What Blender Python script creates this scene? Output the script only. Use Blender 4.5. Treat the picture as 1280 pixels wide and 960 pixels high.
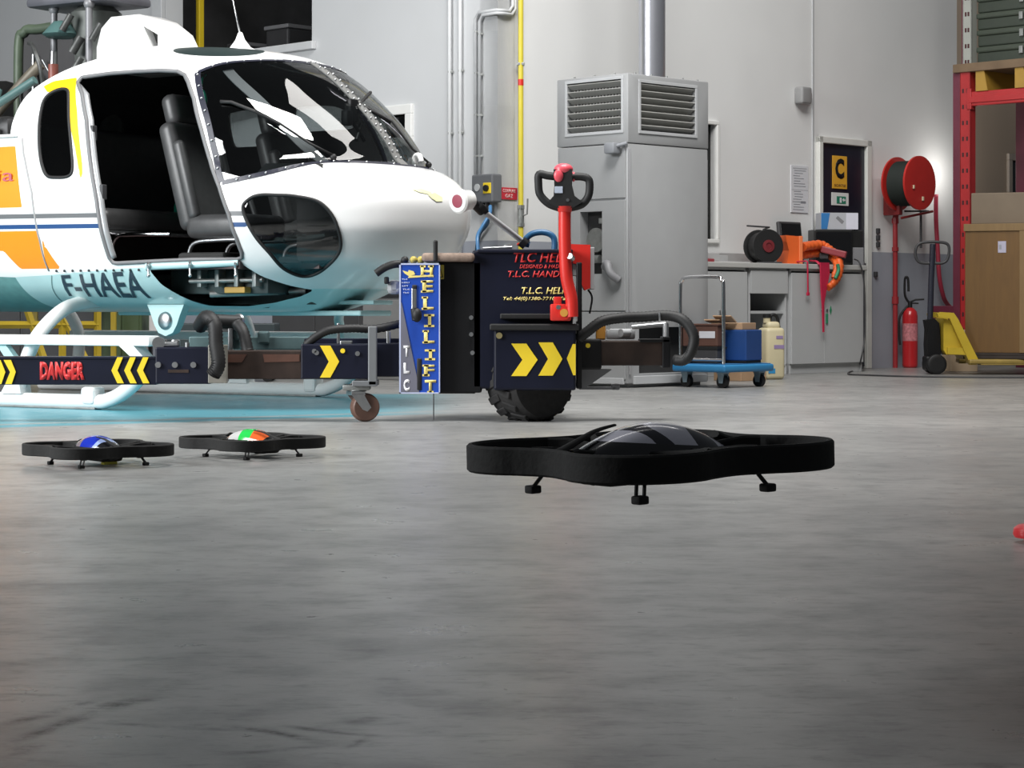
import bpy, bmesh, math, random
import numpy as np
from mathutils import Vector, Matrix
random.seed(7)
for o in list(bpy.data.objects): bpy.data.objects.remove(o)
scn = bpy.context.scene
COL = scn.collection
R = math.radians
# ------------------------------------------------------------------ camera, light, exposure
FPX, EYE, HOR = 2700.0, 0.58, 385.0       # focal length in pixels, eye height, horizon row
cam_d = bpy.data.cameras.new('camera'); cam = bpy.data.objects.new('camera', cam_d); COL.objects.link(cam)
cam.location = (0, 0, EYE); cam.rotation_euler = (R(90), 0, 0)
cam_d.sensor_width = 36; cam_d.lens = FPX/1280*36; cam_d.shift_y = -(480-HOR)/1280
cam_d.clip_start = 0.05; cam_d.clip_end = 200
scn.camera = cam
scn.view_settings.view_transform = 'Standard'; scn.view_settings.look = 'None'
scn.view_settings.exposure = 0.0; scn.view_settings.gamma = 1.0
scn.view_settings.use_curve_mapping = False
world = bpy.data.worlds.new('world'); scn.world = world; world.use_nodes = True
world.node_tree.nodes['Background'].inputs[0].default_value = (0.86, 0.93, 1.0, 1)
world.node_tree.nodes['Background'].inputs[1].default_value = 0.075
def area(name, loc, target, sx, sy, power, color=(1, 1, 1), spread=180):
    l = bpy.data.lights.new(name, 'AREA'); l.shape = 'RECTANGLE'; l.size = sx; l.size_y = sy; l.energy = power; l.color = color; l.spread = R(spread)
    o = bpy.data.objects.new(name, l); COL.objects.link(o); o.location = loc
    o.rotation_euler = (Vector(target)-Vector(loc)).to_track_quat('-Z', 'Y').to_euler()
    return o
area('hangar_door_daylight', (-9.0, 6.4, 4.2), (0.0, 13.0, 0.6), 5, 4.6, 880, (0.97, 0.99, 1), 135)   # the open hangar door on the left
area('roof_skylight_front', (0.4, 9.8, 8.0), (-0.6, 12.8, 0.8), 3.4, 2.6, 470, (1, 0.99, 0.97), 125)
area('roof_skylight_right', (2.6, 14.0, 8.0), (3.2, 18.0, 1.5), 4, 4, 390, (1, 0.98, 0.95))
lp_ = bpy.data.lights.new('wall_spot_behind_rack', 'POINT'); lp_.energy = 5; lp_.shadow_soft_size = .06; lp_.color = (1, .97, .92); lo_ = bpy.data.objects.new('wall_spot_behind_rack', lp_); COL.objects.link(lo_); lo_.location = (4.42, 21.35, 1.92)
# ------------------------------------------------------------------ helpers
def wp(px, py, Y): return Vector(((px-640)/FPX*Y, Y, EYE-(py-HOR)/FPX*Y))
def zz(py, Y): return EYE-(py-HOR)/FPX*Y
def xx(px, Y): return (px-640)/FPX*Y
def new(): return bmesh.new()
def T(x, y, z): return Matrix.Translation((x, y, z))
def RZ(a): return Matrix.Rotation(a, 4, 'Z')
def RX(a): return Matrix.Rotation(a, 4, 'X')
def RY(a): return Matrix.Rotation(a, 4, 'Y')
def box(bm, x0, x1, y0, y1, z0, z1, bev=0.0, M=None, seg=2, mi=0):
    r = bmesh.ops.create_cube(bm, size=1.0); vs = r['verts']
    for v in vs:
        v.co = Vector((x0+(v.co.x+.5)*(x1-x0), y0+(v.co.y+.5)*(y1-y0), z0+(v.co.z+.5)*(z1-z0)))
    fs = list({f for v in vs for f in v.link_faces})
    if bev > 0:
        es = list({e for v in vs for e in v.link_edges})
        bev = min(bev, .49*min(abs(x1-x0), abs(y1-y0), abs(z1-z0)))
        q = bmesh.ops.bevel(bm, geom=es, offset=bev, segments=seg, affect='EDGES', profile=.5)
        vs = list({v for f in q['faces'] for v in f.verts} | {v for v in vs if v.is_valid})
        fs = list({f for v in vs for f in v.link_faces})
    for f in fs: f.material_index = mi
    if M is not None: bmesh.ops.transform(bm, matrix=M, verts=vs)
    return vs
def cyl(bm, p0, p1, r, r2=None, seg=20, caps=True, mi=0):
    p0 = Vector(p0); p1 = Vector(p1); d = p1-p0
    M = T(*((p0+p1)/2)) @ d.to_track_quat('Z', 'Y').to_matrix().to_4x4()
    q = bmesh.ops.create_cone(bm, cap_ends=caps, segments=seg, radius1=r, radius2=r if r2 is None else r2, depth=d.length, matrix=M)
    for f in {f for v in q['verts'] for f in v.link_faces}: f.material_index = mi
    return q['verts']
def ball(bm, c, r, sc=(1, 1, 1), M=None, seg=20):
    q = bmesh.ops.create_uvsphere(bm, u_segments=seg, v_segments=max(6, seg//2), radius=r)
    m = T(*c) @ Matrix.Diagonal((*sc, 1))
    if M is not None: m = M @ m
    bmesh.ops.transform(bm, matrix=m, verts=q['verts']); return q['verts']
def spline(pts, n=8, closed=False):
    P = [Vector(p) for p in pts]; N = len(P); out = []
    rng = N if closed else N-1
    for i in range(rng):
        if closed: a, b, c, d = P[i-1], P[i], P[(i+1) % N], P[(i+2) % N]
        else: a, b, c, d = P[max(i-1, 0)], P[i], P[i+1], P[min(i+2, N-1)]
        for k in range(n):
            t = k/n
            out.append(.5*((2*b)+(c-a)*t+(2*a-5*b+4*c-d)*t*t+(3*b-a-3*c+d)*t**3))
    if not closed: out.append(P[-1])
    return out
def tube(bm, pts, r, seg=10, closed=False, sx=1.0, up=None, mi=0):
    """a round (or flattened) pipe swept along a polyline"""
    P = [Vector(p) for p in pts]; N = len(P); rings = []; nrm = None
    for i in range(N):
        a = P[i-1] if (i > 0 or closed) else P[i]; b = P[(i+1) % N] if (i < N-1 or closed) else P[i]
        t = (b-a).normalized()
        if up is not None: nrm = (Vector(up)-t*Vector(up).dot(t)).normalized()
        elif nrm is None:
            u = Vector((0, 0, 1)) if abs(t.z) < .9 else Vector((1, 0, 0)); nrm = (u-t*u.dot(t)).normalized()
        else: nrm = (nrm-t*nrm.dot(t)).normalized()
        bi = t.cross(nrm); rr = r[i] if isinstance(r, (list, tuple)) else r
        rings.append([bm.verts.new(P[i]+(nrm*math.cos(2*math.pi*k/seg)*sx+bi*math.sin(2*math.pi*k/seg))*rr) for k in range(seg)])
    for i in range(N if closed else N-1):
        A, B = rings[i], rings[(i+1) % N]
        for k in range(seg): bm.faces.new((A[k], A[(k+1) % seg], B[(k+1) % seg], B[k])).material_index = mi
    if not closed:
        bm.faces.new(rings[0][::-1]).material_index = mi; bm.faces.new(rings[-1]).material_index = mi
def lathe(bm, prof, M=None, seg=28, mi=0):
    """profile of (radius, z) turned about z"""
    rings = []
    for r, z in prof:
        rings.append([bm.verts.new((max(r, 1e-4)*math.cos(2*math.pi*k/seg), max(r, 1e-4)*math.sin(2*math.pi*k/seg), z)) for k in range(seg)])
    for A, B in zip(rings, rings[1:]):
        for k in range(seg): bm.faces.new((A[k], A[(k+1) % seg], B[(k+1) % seg], B[k])).material_index = mi
    bm.faces.new(rings[0][::-1]).material_index = mi; bm.faces.new(rings[-1]).material_index = mi
    if M is not None: bmesh.ops.transform(bm, matrix=M, verts=[v for q in rings for v in q])
def prism(bm, poly, y0, y1, M=None, mi=0):
    """polygon in (x,z) given a depth from y0 to y1"""
    A = [bm.verts.new((x, y0, z)) for x, z in poly]; B = [bm.verts.new((x, y1, z)) for x, z in poly]; n = len(poly)
    fs = [bm.faces.new(A), bm.faces.new(B[::-1])]
    for i in range(n): fs.append(bm.faces.new((A[i], B[i], B[(i+1) % n], A[(i+1) % n])))
    for f in fs: f.material_index = mi
    if M is not None: bmesh.ops.transform(bm, matrix=M, verts=A+B)
    return A+B
def rot_m(o):
    M = Matrix.LocRotScale(o.location, o.rotation_euler, None)
    return M
def top(o):
    while o.parent: o = o.parent
    return o
def obj(name, bm, m, parent=None, smooth=None, world=False):
    """one mesh object out of a bmesh; world=True when it was built in room coordinates"""
    if world and parent is not None: bmesh.ops.transform(bm, matrix=rot_m(top(parent)).inverted(), verts=bm.verts)
    bmesh.ops.recalc_face_normals(bm, faces=bm.faces)
    me = bpy.data.meshes.new(name); bm.to_mesh(me); bm.free()
    for mm in (m if isinstance(m, (list, tuple)) else [m]): me.materials.append(mm)
    if smooth is not None:
        me.polygons.foreach_set('use_smooth', [True]*len(me.polygons))
        if smooth < 180: me.set_sharp_from_angle(angle=R(smooth))
    o = bpy.data.objects.new(name, me); COL.objects.link(o)
    if parent is not None: o.parent = parent
    return o
def studs(name, pts, r, m, parent):
    """one small round head per point, each an object of its own sharing one mesh"""
    bm = new(); ball(bm, (0, 0, 0), r, seg=8); o = obj(name, bm, m, parent, 180); o.location = pts[0]
    for p in pts[1:]:
        c = o.copy(); COL.objects.link(c); c.parent = parent; c.location = p
def tag(o, label, cat, group=None):
    o['label'] = label; o['category'] = cat
    if group: o['group'] = group
    return o
def thing(name, label, cat, loc=(0, 0, 0), rz=0.0, group=None):
    o = bpy.data.objects.new(name, None); COL.objects.link(o); o.location = loc; o.rotation_euler = (0, 0, rz)
    o.empty_display_size = .1
    return tag(o, label, cat, group)
def struct(name, bm, m, parent=None, smooth=None):
    o = obj(name, bm, m, parent, smooth)
    if parent is None: o['kind'] = 'structure'
    return o
def text_bm(s, w, h, M, bold=.0, shear=0.0, wrap=None, th=.0015):
    """lettering fitted to a w x h box, lying in the local x-z plane, facing -y"""
    c = bpy.data.curves.new('lettering', 'FONT'); c.body = s; c.size = 1; c.offset = bold; c.shear = shear; c.resolution_u = 3
    to = bpy.data.objects.new('lettering_tmp', c); COL.objects.link(to)
    dg = bpy.context.evaluated_depsgraph_get(); dg.update()
    me = bpy.data.meshes.new_from_object(to.evaluated_get(dg))
    bpy.data.objects.remove(to); bpy.data.curves.remove(c)
    bm = bmesh.new(); bm.from_mesh(me); bpy.data.meshes.remove(me)
    xs = [v.co.x for v in bm.verts]; ys = [v.co.y for v in bm.verts]
    x0, x1, y0, y1 = min(xs), max(xs), min(ys), max(ys)
    if wrap is not None:
        bmesh.ops.triangulate(bm, faces=bm.faces)
        bmesh.ops.subdivide_edges(bm, edges=[e for e in bm.edges if e.calc_length() > .2], cuts=2)
        bmesh.ops.triangulate(bm, faces=bm.faces)
        for v in bm.verts: v.co = wrap((v.co.x-x0)/(x1-x0), (v.co.y-y0)/(y1-y0))
        return bm
    for v in bm.verts: v.co = Vector(((v.co.x-x0)/(x1-x0)*w, 0, (v.co.y-y0)/(y1-y0)*h))
    q = bmesh.ops.extrude_face_region(bm, geom=list(bm.faces))
    bmesh.ops.translate(bm, vec=(0, -th, 0), verts=[g for g in q['geom'] if isinstance(g, bmesh.types.BMVert)])
    bmesh.ops.transform(bm, matrix=M, verts=bm.verts)
    return bm
def booldiff(bm, cut):
    a = bpy.data.meshes.new('a'); bmesh.ops.recalc_face_normals(bm, faces=bm.faces); bm.to_mesh(a); oa = bpy.data.objects.new('a', a); COL.objects.link(oa)
    b = bpy.data.meshes.new('b'); bmesh.ops.recalc_face_normals(cut, faces=cut.faces); cut.to_mesh(b); ob = bpy.data.objects.new('b', b); COL.objects.link(ob)
    md = oa.modifiers.new('d', 'BOOLEAN'); md.operation = 'DIFFERENCE'; md.object = ob; md.solver = 'EXACT'
    dg = bpy.context.evaluated_depsgraph_get(); dg.update()
    me = bpy.data.meshes.new_from_object(oa.evaluated_get(dg))
    bpy.data.objects.remove(oa); bpy.data.objects.remove(ob); bm.free(); cut.free()
    r = bmesh.new(); r.from_mesh(me); return r
# ------------------------------------------------------------------ materials
MATS = {}
def mat(name, col, rough=.5, metal=0.0, var=.06, scale=6.0, bump=0.0, spec=.5, coat=0.0, aniso=None):
    if name in MATS: return MATS[name]
    m = bpy.data.materials.new(name); m.use_nodes = True; nt = m.node_tree; N = nt.nodes; L = nt.links
    b = N['Principled BSDF']; b.inputs['Roughness'].default_value = rough; b.inputs['Metallic'].default_value = metal
    b.inputs['Specular IOR Level'].default_value = spec; b.inputs['Coat Weight'].default_value = coat; b.inputs['Coat Roughness'].default_value = .06
    tc = N.new('ShaderNodeTexCoord'); mp = N.new('ShaderNodeMapping'); L.new(tc.outputs['Object'], mp.inputs[0])
    if aniso: mp.inputs['Scale'].default_value = aniso
    nz = N.new('ShaderNodeTexNoise'); nz.inputs['Scale'].default_value = scale; nz.inputs['Detail'].default_value = 5; L.new(mp.outputs[0], nz.inputs['Vector'])
    mx = N.new('ShaderNodeMix'); mx.data_type = 'RGBA'; L.new(nz.outputs['Fac'], mx.inputs[0])
    mx.inputs[6].default_value = (*[max(0, c*(1-var*2)) for c in col], 1); mx.inputs[7].default_value = (*[min(1, c*(1+var*2)) for c in col], 1)
    L.new(mx.outputs[2], b.inputs['Base Color'])
    if bump:
        bp = N.new('ShaderNodeBump'); bp.inputs['Strength'].default_value = bump; bp.inputs['Distance'].default_value = .01
        L.new(nz.outputs['Fac'], bp.inputs['Height']); L.new(bp.outputs[0], b.inputs['Normal'])
    MATS[name] = m; return m
def glass(name, tint=(.8, .85, .85), refl=.06, rough=.02):
    m = bpy.data.materials.new(name); m.use_nodes = True; nt = m.node_tree; N = nt.nodes; L = nt.links
    N.remove(N['Principled BSDF']); out = N['Material Output']
    t = N.new('ShaderNodeBsdfTransparent'); t.inputs[0].default_value = (*tint, 1)
    g = N.new('ShaderNodeBsdfGlossy'); g.inputs['Roughness'].default_value = rough
    lw = N.new('ShaderNodeLayerWeight'); lw.inputs['Blend'].default_value = .35
    nz = N.new('ShaderNodeTexNoise'); nz.inputs['Scale'].default_value = 9; mr = N.new('ShaderNodeMapRange')
    L.new(lw.outputs['Fresnel'], mr.inputs['Value']); mr.inputs['From Min'].default_value = 0; mr.inputs['From Max'].default_value = 1
    mr.inputs['To Min'].default_value = refl; mr.inputs['To Max'].default_value = .75
    L.new(nz.outputs['Fac'], g.inputs['Roughness']) if rough > .1 else None
    s = N.new('ShaderNodeMixShader'); L.new(mr.outputs[0], s.inputs[0]); L.new(t.outputs[0], s.inputs[1]); L.new(g.outputs[0], s.inputs[2]); L.new(s.outputs[0], out.inputs[0])
    return m
def nmath(nt, op, a, b=None, c=None, clamp=False):
    n = nt.nodes.new('ShaderNodeMath'); n.operation = op; n.use_clamp = clamp
    for i, v in enumerate((a, b, c)):
        if v is None: continue
        if isinstance(v, (int, float)): n.inputs[i].default_value = v
        else: nt.links.new(v, n.inputs[i])
    return n.outputs[0]
def mixc(nt, f, a, b):
    n = nt.nodes.new('ShaderNodeMix'); n.data_type = 'RGBA'
    for i, v in ((0, f), (6, a), (7, b)):
        if isinstance(v, (int, float)): n.inputs[i].default_value = v
        elif isinstance(v, tuple): n.inputs[i].default_value = (*v, 1)
        else: nt.links.new(v, n.inputs[i])
    return n.outputs[2]
white_paint = mat('white_paint', (.86, .86, .85), .22, coat=.5, var=.01)
white_plain = mat('white_plain', (.78, .78, .76), .45, var=.03)
mint_tint = mat('mint_tint', (.50, .70, .70), .3, coat=.3, var=.03)  # belly tone: the blue floor's reflection put into the colour; also small underside parts
teal_paint = mat('teal_primer', (.14, .30, .29), .45, var=.15, scale=14)
orange_paint = mat('orange_paint', (.92, .27, .008), .35, var=.03, coat=.2)
yellow_paint = mat('yellow_livery_paint', (.90, .50, .01), .35, var=.03, coat=.2)
grey_stripe = mat('grey_stripe_paint', (.13, .135, .14), .35, var=.03)
blue_stripe = mat('blue_stripe_paint', (.010, .06, .19), .35, var=.03)
black_rubber = mat('black_rubber', (.007, .007, .0075), .6, var=.2, scale=30, bump=.1)
tyre_rubber = mat('tyre_rubber', (.016, .015, .015), .8, var=.3, scale=40, bump=.2)
black_paint = mat('black_paint', (.006, .006, .007), .45, var=.15, spec=.3)
dark_grey = mat('dark_grey_plastic', (.045, .045, .048), .5, var=.12)
mid_grey = mat('mid_grey_paint', (.20, .20, .21), .5, var=.08)
light_grey = mat('light_grey_paint', (.46, .47, .48), .45, var=.04)
steel = mat('brushed_steel', (.55, .56, .57), .32, 1.0, var=.08, scale=30)
chrome = mat('chrome', (.75, .75, .76), .12, 1.0, var=.02)
dull_metal = mat('dull_metal', (.30, .31, .30), .45, .7, var=.2, scale=18)
navy = mat('navy_tug_paint', (.006, .0075, .019), .42, var=.18, scale=5, spec=.3)
red_paint = mat('red_paint', (.62, .025, .018), .38, var=.06)
yellow = mat('yellow_sign_vinyl', (.85, .62, .03), .4, var=.05)
red_vinyl = mat('red_vinyl_lettering', (.62, .03, .03), .45, var=.05)
white_vinyl = mat('white_vinyl_lettering', (.8, .8, .82), .4, var=.04)
rust = mat('rusty_steel', (.035, .021, .016), .6, .3, var=.45, scale=9, bump=.2)
leather = mat('grey_leather', (.055, .055, .056), .42, var=.15, scale=20, bump=.08)
dark_trim = mat('dark_cabin_trim', (.018, .018, .018), .75, var=.2, scale=20)
cabin_glass = glass('clear_cabin_glass', (.62, .66, .66), .06)
dark_glass = glass('tinted_glass', (.16, .18, .18), .03)
# ------------------------------------------------------------------ the hall
K = Vector((-.115, 17.22, 0))                      # the convex corner between the two walls
MR = T(*K) @ RZ(R(45)); ML = T(*K) @ RZ(R(-45))    # local x along the wall, local y into the wall
def sR(px, d=0.0):                                 # position along the right wall of an image column, d metres off the wall
    q = (px-640)/FPX; return (24.355*q+.1626-d*(1+q))/(1-q)
def sL(px, d=0.0):
    q = (px-640)/FPX; return -(-.1626-24.355*q-d*(1-q))/(1+q)
def YR(s, d=0.0): return 17.22+.70711*(s-d)
def YL(s, d=0.0): return 17.22+.70711*(-s-d)
def zR(px, py, d=0.0): return zz(py, YR(sR(px, d), d))
def zL(px, py, d=0.0): return zz(py, YL(sL(px, d), d))

def floor_material():
    m = bpy.data.materials.new('polished_concrete'); m.use_nodes = True; nt = m.node_tree; N = nt.nodes; L = nt.links
    b = N['Principled BSDF']
    tc = N.new('ShaderNodeTexCoord'); sep = N.new('ShaderNodeSeparateXYZ'); L.new(tc.outputs['Object'], sep.inputs[0])
    X, Y = sep.outputs[0], sep.outputs[1]
    def noise(scale, detail=6, sc=(1, 1, 1), rough=.6):
        mp = N.new('ShaderNodeMapping'); mp.inputs['Scale'].default_value = sc; L.new(tc.outputs['Object'], mp.inputs[0])
        n = N.new('ShaderNodeTexNoise'); n.inputs['Scale'].default_value = scale; n.inputs['Detail'].default_value = detail; n.inputs['Roughness'].default_value = rough
        L.new(mp.outputs[0], n.inputs['Vector']); return n.outputs['Fac']
    def ramp(v, lo, hi): 
        r = N.new('ShaderNodeMapRange'); r.interpolation_type = 'SMOOTHSTEP'; L.new(v, r.inputs[0]); r.inputs[1].default_value = lo; r.inputs[2].default_value = hi; return r.outputs[0]
    big = noise(.8, 4); mid = noise(5, 6); fine = noise(55, 6, rough=.8); streak = noise(9, 5, (.6, 1.6, 1))
    c = mixc(nt, ramp(big, .3, .7), (.235, .235, .23), (.34, .337, .325))
    c = mixc(nt, nmath(nt, 'MULTIPLY', ramp(mid, .42, .72), .65), c, (.15, .15, .15))
    c = mixc(nt, nmath(nt, 'MULTIPLY', ramp(streak, .55, .74), .55), c, (.13, .13, .128))
    c = mixc(nt, nmath(nt, 'MULTIPLY', ramp(fine, .5, .8), .45), c, (.36, .36, .35))
    mot = noise(26, 6, (.55, 1.2, 1), .75); c = mixc(nt, nmath(nt, 'MULTIPLY', ramp(mot, .50, .68), .6), c, (.12, .12, .118))
    # small dark scuffs
    sc = noise(16, 3, (.45, 1.3, 1)); c = mixc(nt, nmath(nt, 'MULTIPLY', ramp(sc, .70, .76), .7), c, (.05, .05, .05))
    # tyre and skid marks, lower left: (x0,y0,x1,y1,width,strength)
    wob = nmath(nt, 'MULTIPLY', nmath(nt, 'SUBTRACT', mid, .5), .05)
    for x0, y0, x1, y1, w, k in MARKS:
        dx, dy = x1-x0, y1-y0; ln = math.hypot(dx, dy); ux, uy = dx/ln, dy/ln
        px = nmath(nt, 'SUBTRACT', X, x0); py = nmath(nt, 'SUBTRACT', Y, y0)
        al = nmath(nt, 'ADD', nmath(nt, 'MULTIPLY', px, ux), nmath(nt, 'MULTIPLY', py, uy))
        ac = nmath(nt, 'ABSOLUTE', nmath(nt, 'ADD', nmath(nt, 'ADD', nmath(nt, 'MULTIPLY', px, -uy), nmath(nt, 'MULTIPLY', py, ux)), wob))
        over = nmath(nt, 'ABSOLUTE', nmath(nt, 'SUBTRACT', al, ln/2))
        f = nmath(nt, 'MULTIPLY', nmath(nt, 'SUBTRACT', 1, ramp(ac, 0, w*1.15)), nmath(nt, 'SUBTRACT', 1, ramp(over, ln*.15, ln*.52)))
        f = nmath(nt, 'MULTIPLY', nmath(nt, 'MULTIPLY', f, k), nmath(nt, 'ADD', nmath(nt, 'MULTIPLY', ramp(streak, .35, .6), .6), nmath(nt, 'MULTIPLY', ramp(fine, .4, .6), .4)))
        c = mixc(nt, f, c, (.035, .035, .034))
    # blue painted bay under the helicopter
    edge = nmath(nt, 'MULTIPLY', nmath(nt, 'SUBTRACT', mid, .5), .12)
    (ax, ay), (bx, by) = (-2.47, 10.45), (-.69, 11.6)
    nx, ny = -(by-ay), bx-ax; ln = math.hypot(nx, ny); nx /= ln; ny /= ln
    d1 = nmath(nt, 'ADD', nmath(nt, 'ADD', nmath(nt, 'MULTIPLY', X, nx), nmath(nt, 'MULTIPLY', Y, ny)), edge)
    d1 = nmath(nt, 'SUBTRACT', d1, nx*ax+ny*ay)
    d2 = nmath(nt, 'SUBTRACT', -.2, nmath(nt, 'ADD', X, edge))
    d3 = nmath(nt, 'SUBTRACT', 14.6, Y)
    paint = nmath(nt, 'MULTIPLY', nmath(nt, 'MULTIPLY', ramp(d1, 0, .05), ramp(d2, 0, .7)), ramp(d3, 0, .1))
    line = nmath(nt, 'MULTIPLY', ramp(d1, .22, .25), nmath(nt, 'SUBTRACT', 1, ramp(d1, .33, .36)))
    paint = nmath(nt, 'MULTIPLY', paint, nmath(nt, 'SUBTRACT', 1, nmath(nt, 'MULTIPLY', line, .8)))
    paint = nmath(nt, 'MULTIPLY', paint, nmath(nt, 'ADD', .62, nmath(nt, 'MULTIPLY', big, .5)), clamp=True)
    c = mixc(nt, paint, c, (.045, .27, .34))
    L.new(c, b.inputs['Base Color'])
    r = N.new('ShaderNodeMapRange'); L.new(mid, r.inputs[0]); r.inputs[3].default_value = .20; r.inputs[4].default_value = .42
    L.new(r.outputs[0], b.inputs['Roughness']); sp = N.new('ShaderNodeMapRange'); bw = N.new('ShaderNodeRGBToBW'); L.new(c, bw.inputs[0]); L.new(bw.outputs[0], sp.inputs[0]); sp.inputs[1].default_value = .04; sp.inputs[2].default_value = .30; sp.inputs[3].default_value = .06; sp.inputs[4].default_value = .40; L.new(sp.outputs[0], b.inputs['Specular IOR Level'])
    bp = N.new('ShaderNodeBump'); bp.inputs['Strength'].default_value = .12; bp.inputs['Distance'].default_value = .004; L.new(fine, bp.inputs['Height']); L.new(bp.outputs[0], b.inputs['Normal'])
    return m
def fl(px, py):
    Y = FPX*EYE/(py-HOR); return ((px-640)/FPX*Y, Y)
MARKS = []
for a, b_, w, k in (((-30, 945), (190, 862), .012, .9), ((-30, 915), (150, 868), .01, .7), ((120, 890), (200, 868), .014, .8), ((100, 902), (330, 915), .008, .6),
                    ((260, 902), (430, 932), .009, .9), ((330, 905), (500, 924), .007, .9), ((-20, 858), (110, 860), .007, .7), ((250, 945), (440, 930), .008, .5),
                    ((425, 905), (485, 895), .014, .6), ((430, 938), (462, 920), .006, .7), ((-20, 868), (100, 870), .006, .6), ((0, 950), (60, 925), .016, .7)):
    MARKS.append((*fl(*a), *fl(*b_), w*2.2, min(1, k*1.35)))
bm = new(); vs = [bm.verts.new(p) for p in ((-16, -4, 0), (16, -4, 0), (16, 30, 0), (-16, 30, 0))]; bm.faces.new(vs)
struct('floor', bm, floor_material())

def wall_material(name, upper, lower, h, gap=None):
    m = bpy.data.materials.new(name); m.use_nodes = True; nt = m.node_tree; N = nt.nodes; L = nt.links; b = N['Principled BSDF']
    tc = N.new('ShaderNodeTexCoord'); sep = N.new('ShaderNodeSeparateXYZ'); L.new(tc.outputs['Object'], sep.inputs[0])
    n = N.new('ShaderNodeTexNoise'); n.inputs['Scale'].default_value = 2.2; n.inputs['Detail'].default_value = 6; L.new(tc.outputs['Object'], n.inputs['Vector'])
    u = mixc(nt, n.outputs['Fac'], tuple(c*.95 for c in upper), tuple(min(1, c*1.04) for c in upper)); l = mixc(nt, n.outputs['Fac'], tuple(c*.88 for c in lower), tuple(c*1.08 for c in lower))
    f = nmath(nt, 'LESS_THAN', sep.outputs[2], h)
    if gap:      # the dado is interrupted between the heater and the door
        f = nmath(nt, 'MULTIPLY', f, nmath(nt, 'ADD', nmath(nt, 'LESS_THAN', sep.outputs[0], gap[0]), nmath(nt, 'GREATER_THAN', sep.outputs[0], gap[1])))
    L.new(mixc(nt, f, u, l), b.inputs['Base Color']); b.inputs['Roughness'].default_value = .55
    return m
wall_m = wall_material('white_wall_grey_dado', (.76, .765, .76), (.36, .38, .43), 1.12, (1.2, 3.3))
shade_wall_m = wall_material('shade_brown_wall', (.46, .365, .28), (.40, .33, .26), .3)  # same wall carried on, the shade behind the rack put into its colour
def wall(name, M, x0, x1, z1, holes, m, th=.2):
    xs = sorted({x0, x1, *[h[0] for h in holes], *[h[1] for h in holes]}); zs = sorted({0, z1, *[h[2] for h in holes], *[h[3] for h in holes]})
    bm = new()
    for a, b in zip(xs, xs[1:]):
        for c, d in zip(zs, zs[1:]):
            if any(h[0] <= (a+b)/2 <= h[1] and h[2] <= (c+d)/2 <= h[3] for h in holes): continue
            box(bm, a, b, 0, th, c, d)
    bmesh.ops.transform(bm, matrix=M, verts=bm.verts)
    return struct(name, bm, m)
sE = sR(1196)                                            # where the wall's white tone ends behind the rack
mez = (sL(207), sL(390), zL(390, 52), 5.2)
w1 = (sL(484), sL(509), zL(500, 172), zL(505, 143))
w2 = (sR(872), sR(893.5), zR(890, 299), zR(890, 156))
wall('wall_left', ML, -9.5, 0, 6.5, [mez, w1], wall_material('pale_grey_wall_grey_dado', (.60, .61, .62), (.36, .38, .43), 1.12))
wall('wall_right', MR, 0, sE, 6.5, [w2], wall_m)
dk = (sR(1263), sR(1300), zR(1268, 241), zR(1268, 201))
wall('wall_back', MR, sE, 11, 6.5, [dk], shade_wall_m)
# openings
def frame(bm, x0, x1, z0, z1, w, d0, d1):
    box(bm, x0-w, x1+w, d0, d1, z1, z1+w, .006); box(bm, x0-w, x1+w, d0, d1, z0-w, z0, .006)
    box(bm, x0-w, x0, d0, d1, z0, z1, .006); box(bm, x1, x1+w, d0, d1, z0, z1, .006)
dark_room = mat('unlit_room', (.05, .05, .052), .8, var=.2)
def window(name, M, h, w=.06, fm=white_plain):
    bm = new(); frame(bm, h[0], h[1], h[2], h[3], w, -.03, .08); bmesh.ops.transform(bm, matrix=M, verts=bm.verts); o = struct(name, bm, fm)
    bm = new(); box(bm, h[0], h[1], .05, .06, h[2], h[3]); bmesh.ops.transform(bm, matrix=M, verts=bm.verts); obj('pane', bm, dark_glass, o)
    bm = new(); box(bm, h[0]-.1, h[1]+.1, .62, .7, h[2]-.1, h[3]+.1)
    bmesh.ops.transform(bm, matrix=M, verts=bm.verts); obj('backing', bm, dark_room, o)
    return o
window('window_1', ML, w1, .08); window('window_2', MR, w2, .035); window('window_3', MR, dk, .07, mat('beige_frame', (.42, .36, .30), .5))
# dark mezzanine room behind the big opening, upper left
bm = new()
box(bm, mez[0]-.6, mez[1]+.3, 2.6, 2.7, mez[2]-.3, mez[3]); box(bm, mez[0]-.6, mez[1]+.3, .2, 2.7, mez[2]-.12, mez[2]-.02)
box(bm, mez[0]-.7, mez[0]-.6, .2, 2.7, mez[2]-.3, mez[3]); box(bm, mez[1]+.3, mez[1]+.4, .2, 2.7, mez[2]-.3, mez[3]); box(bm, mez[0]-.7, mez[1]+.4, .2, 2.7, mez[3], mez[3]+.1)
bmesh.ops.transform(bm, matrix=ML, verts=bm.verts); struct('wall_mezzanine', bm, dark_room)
bm = new(); box(bm, mez[0]-.05, mez[1]+.06, -.05, .0, mez[2]-.07, mez[2], .006); box(bm, mez[0]-.16, mez[0], -.05, 0, mez[2]-.07, mez[3], .006)
bmesh.ops.transform(bm, matrix=ML, verts=bm.verts); struct('trim_1', bm, mat('ledge_grey', (.58, .59, .60), .5))
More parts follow.
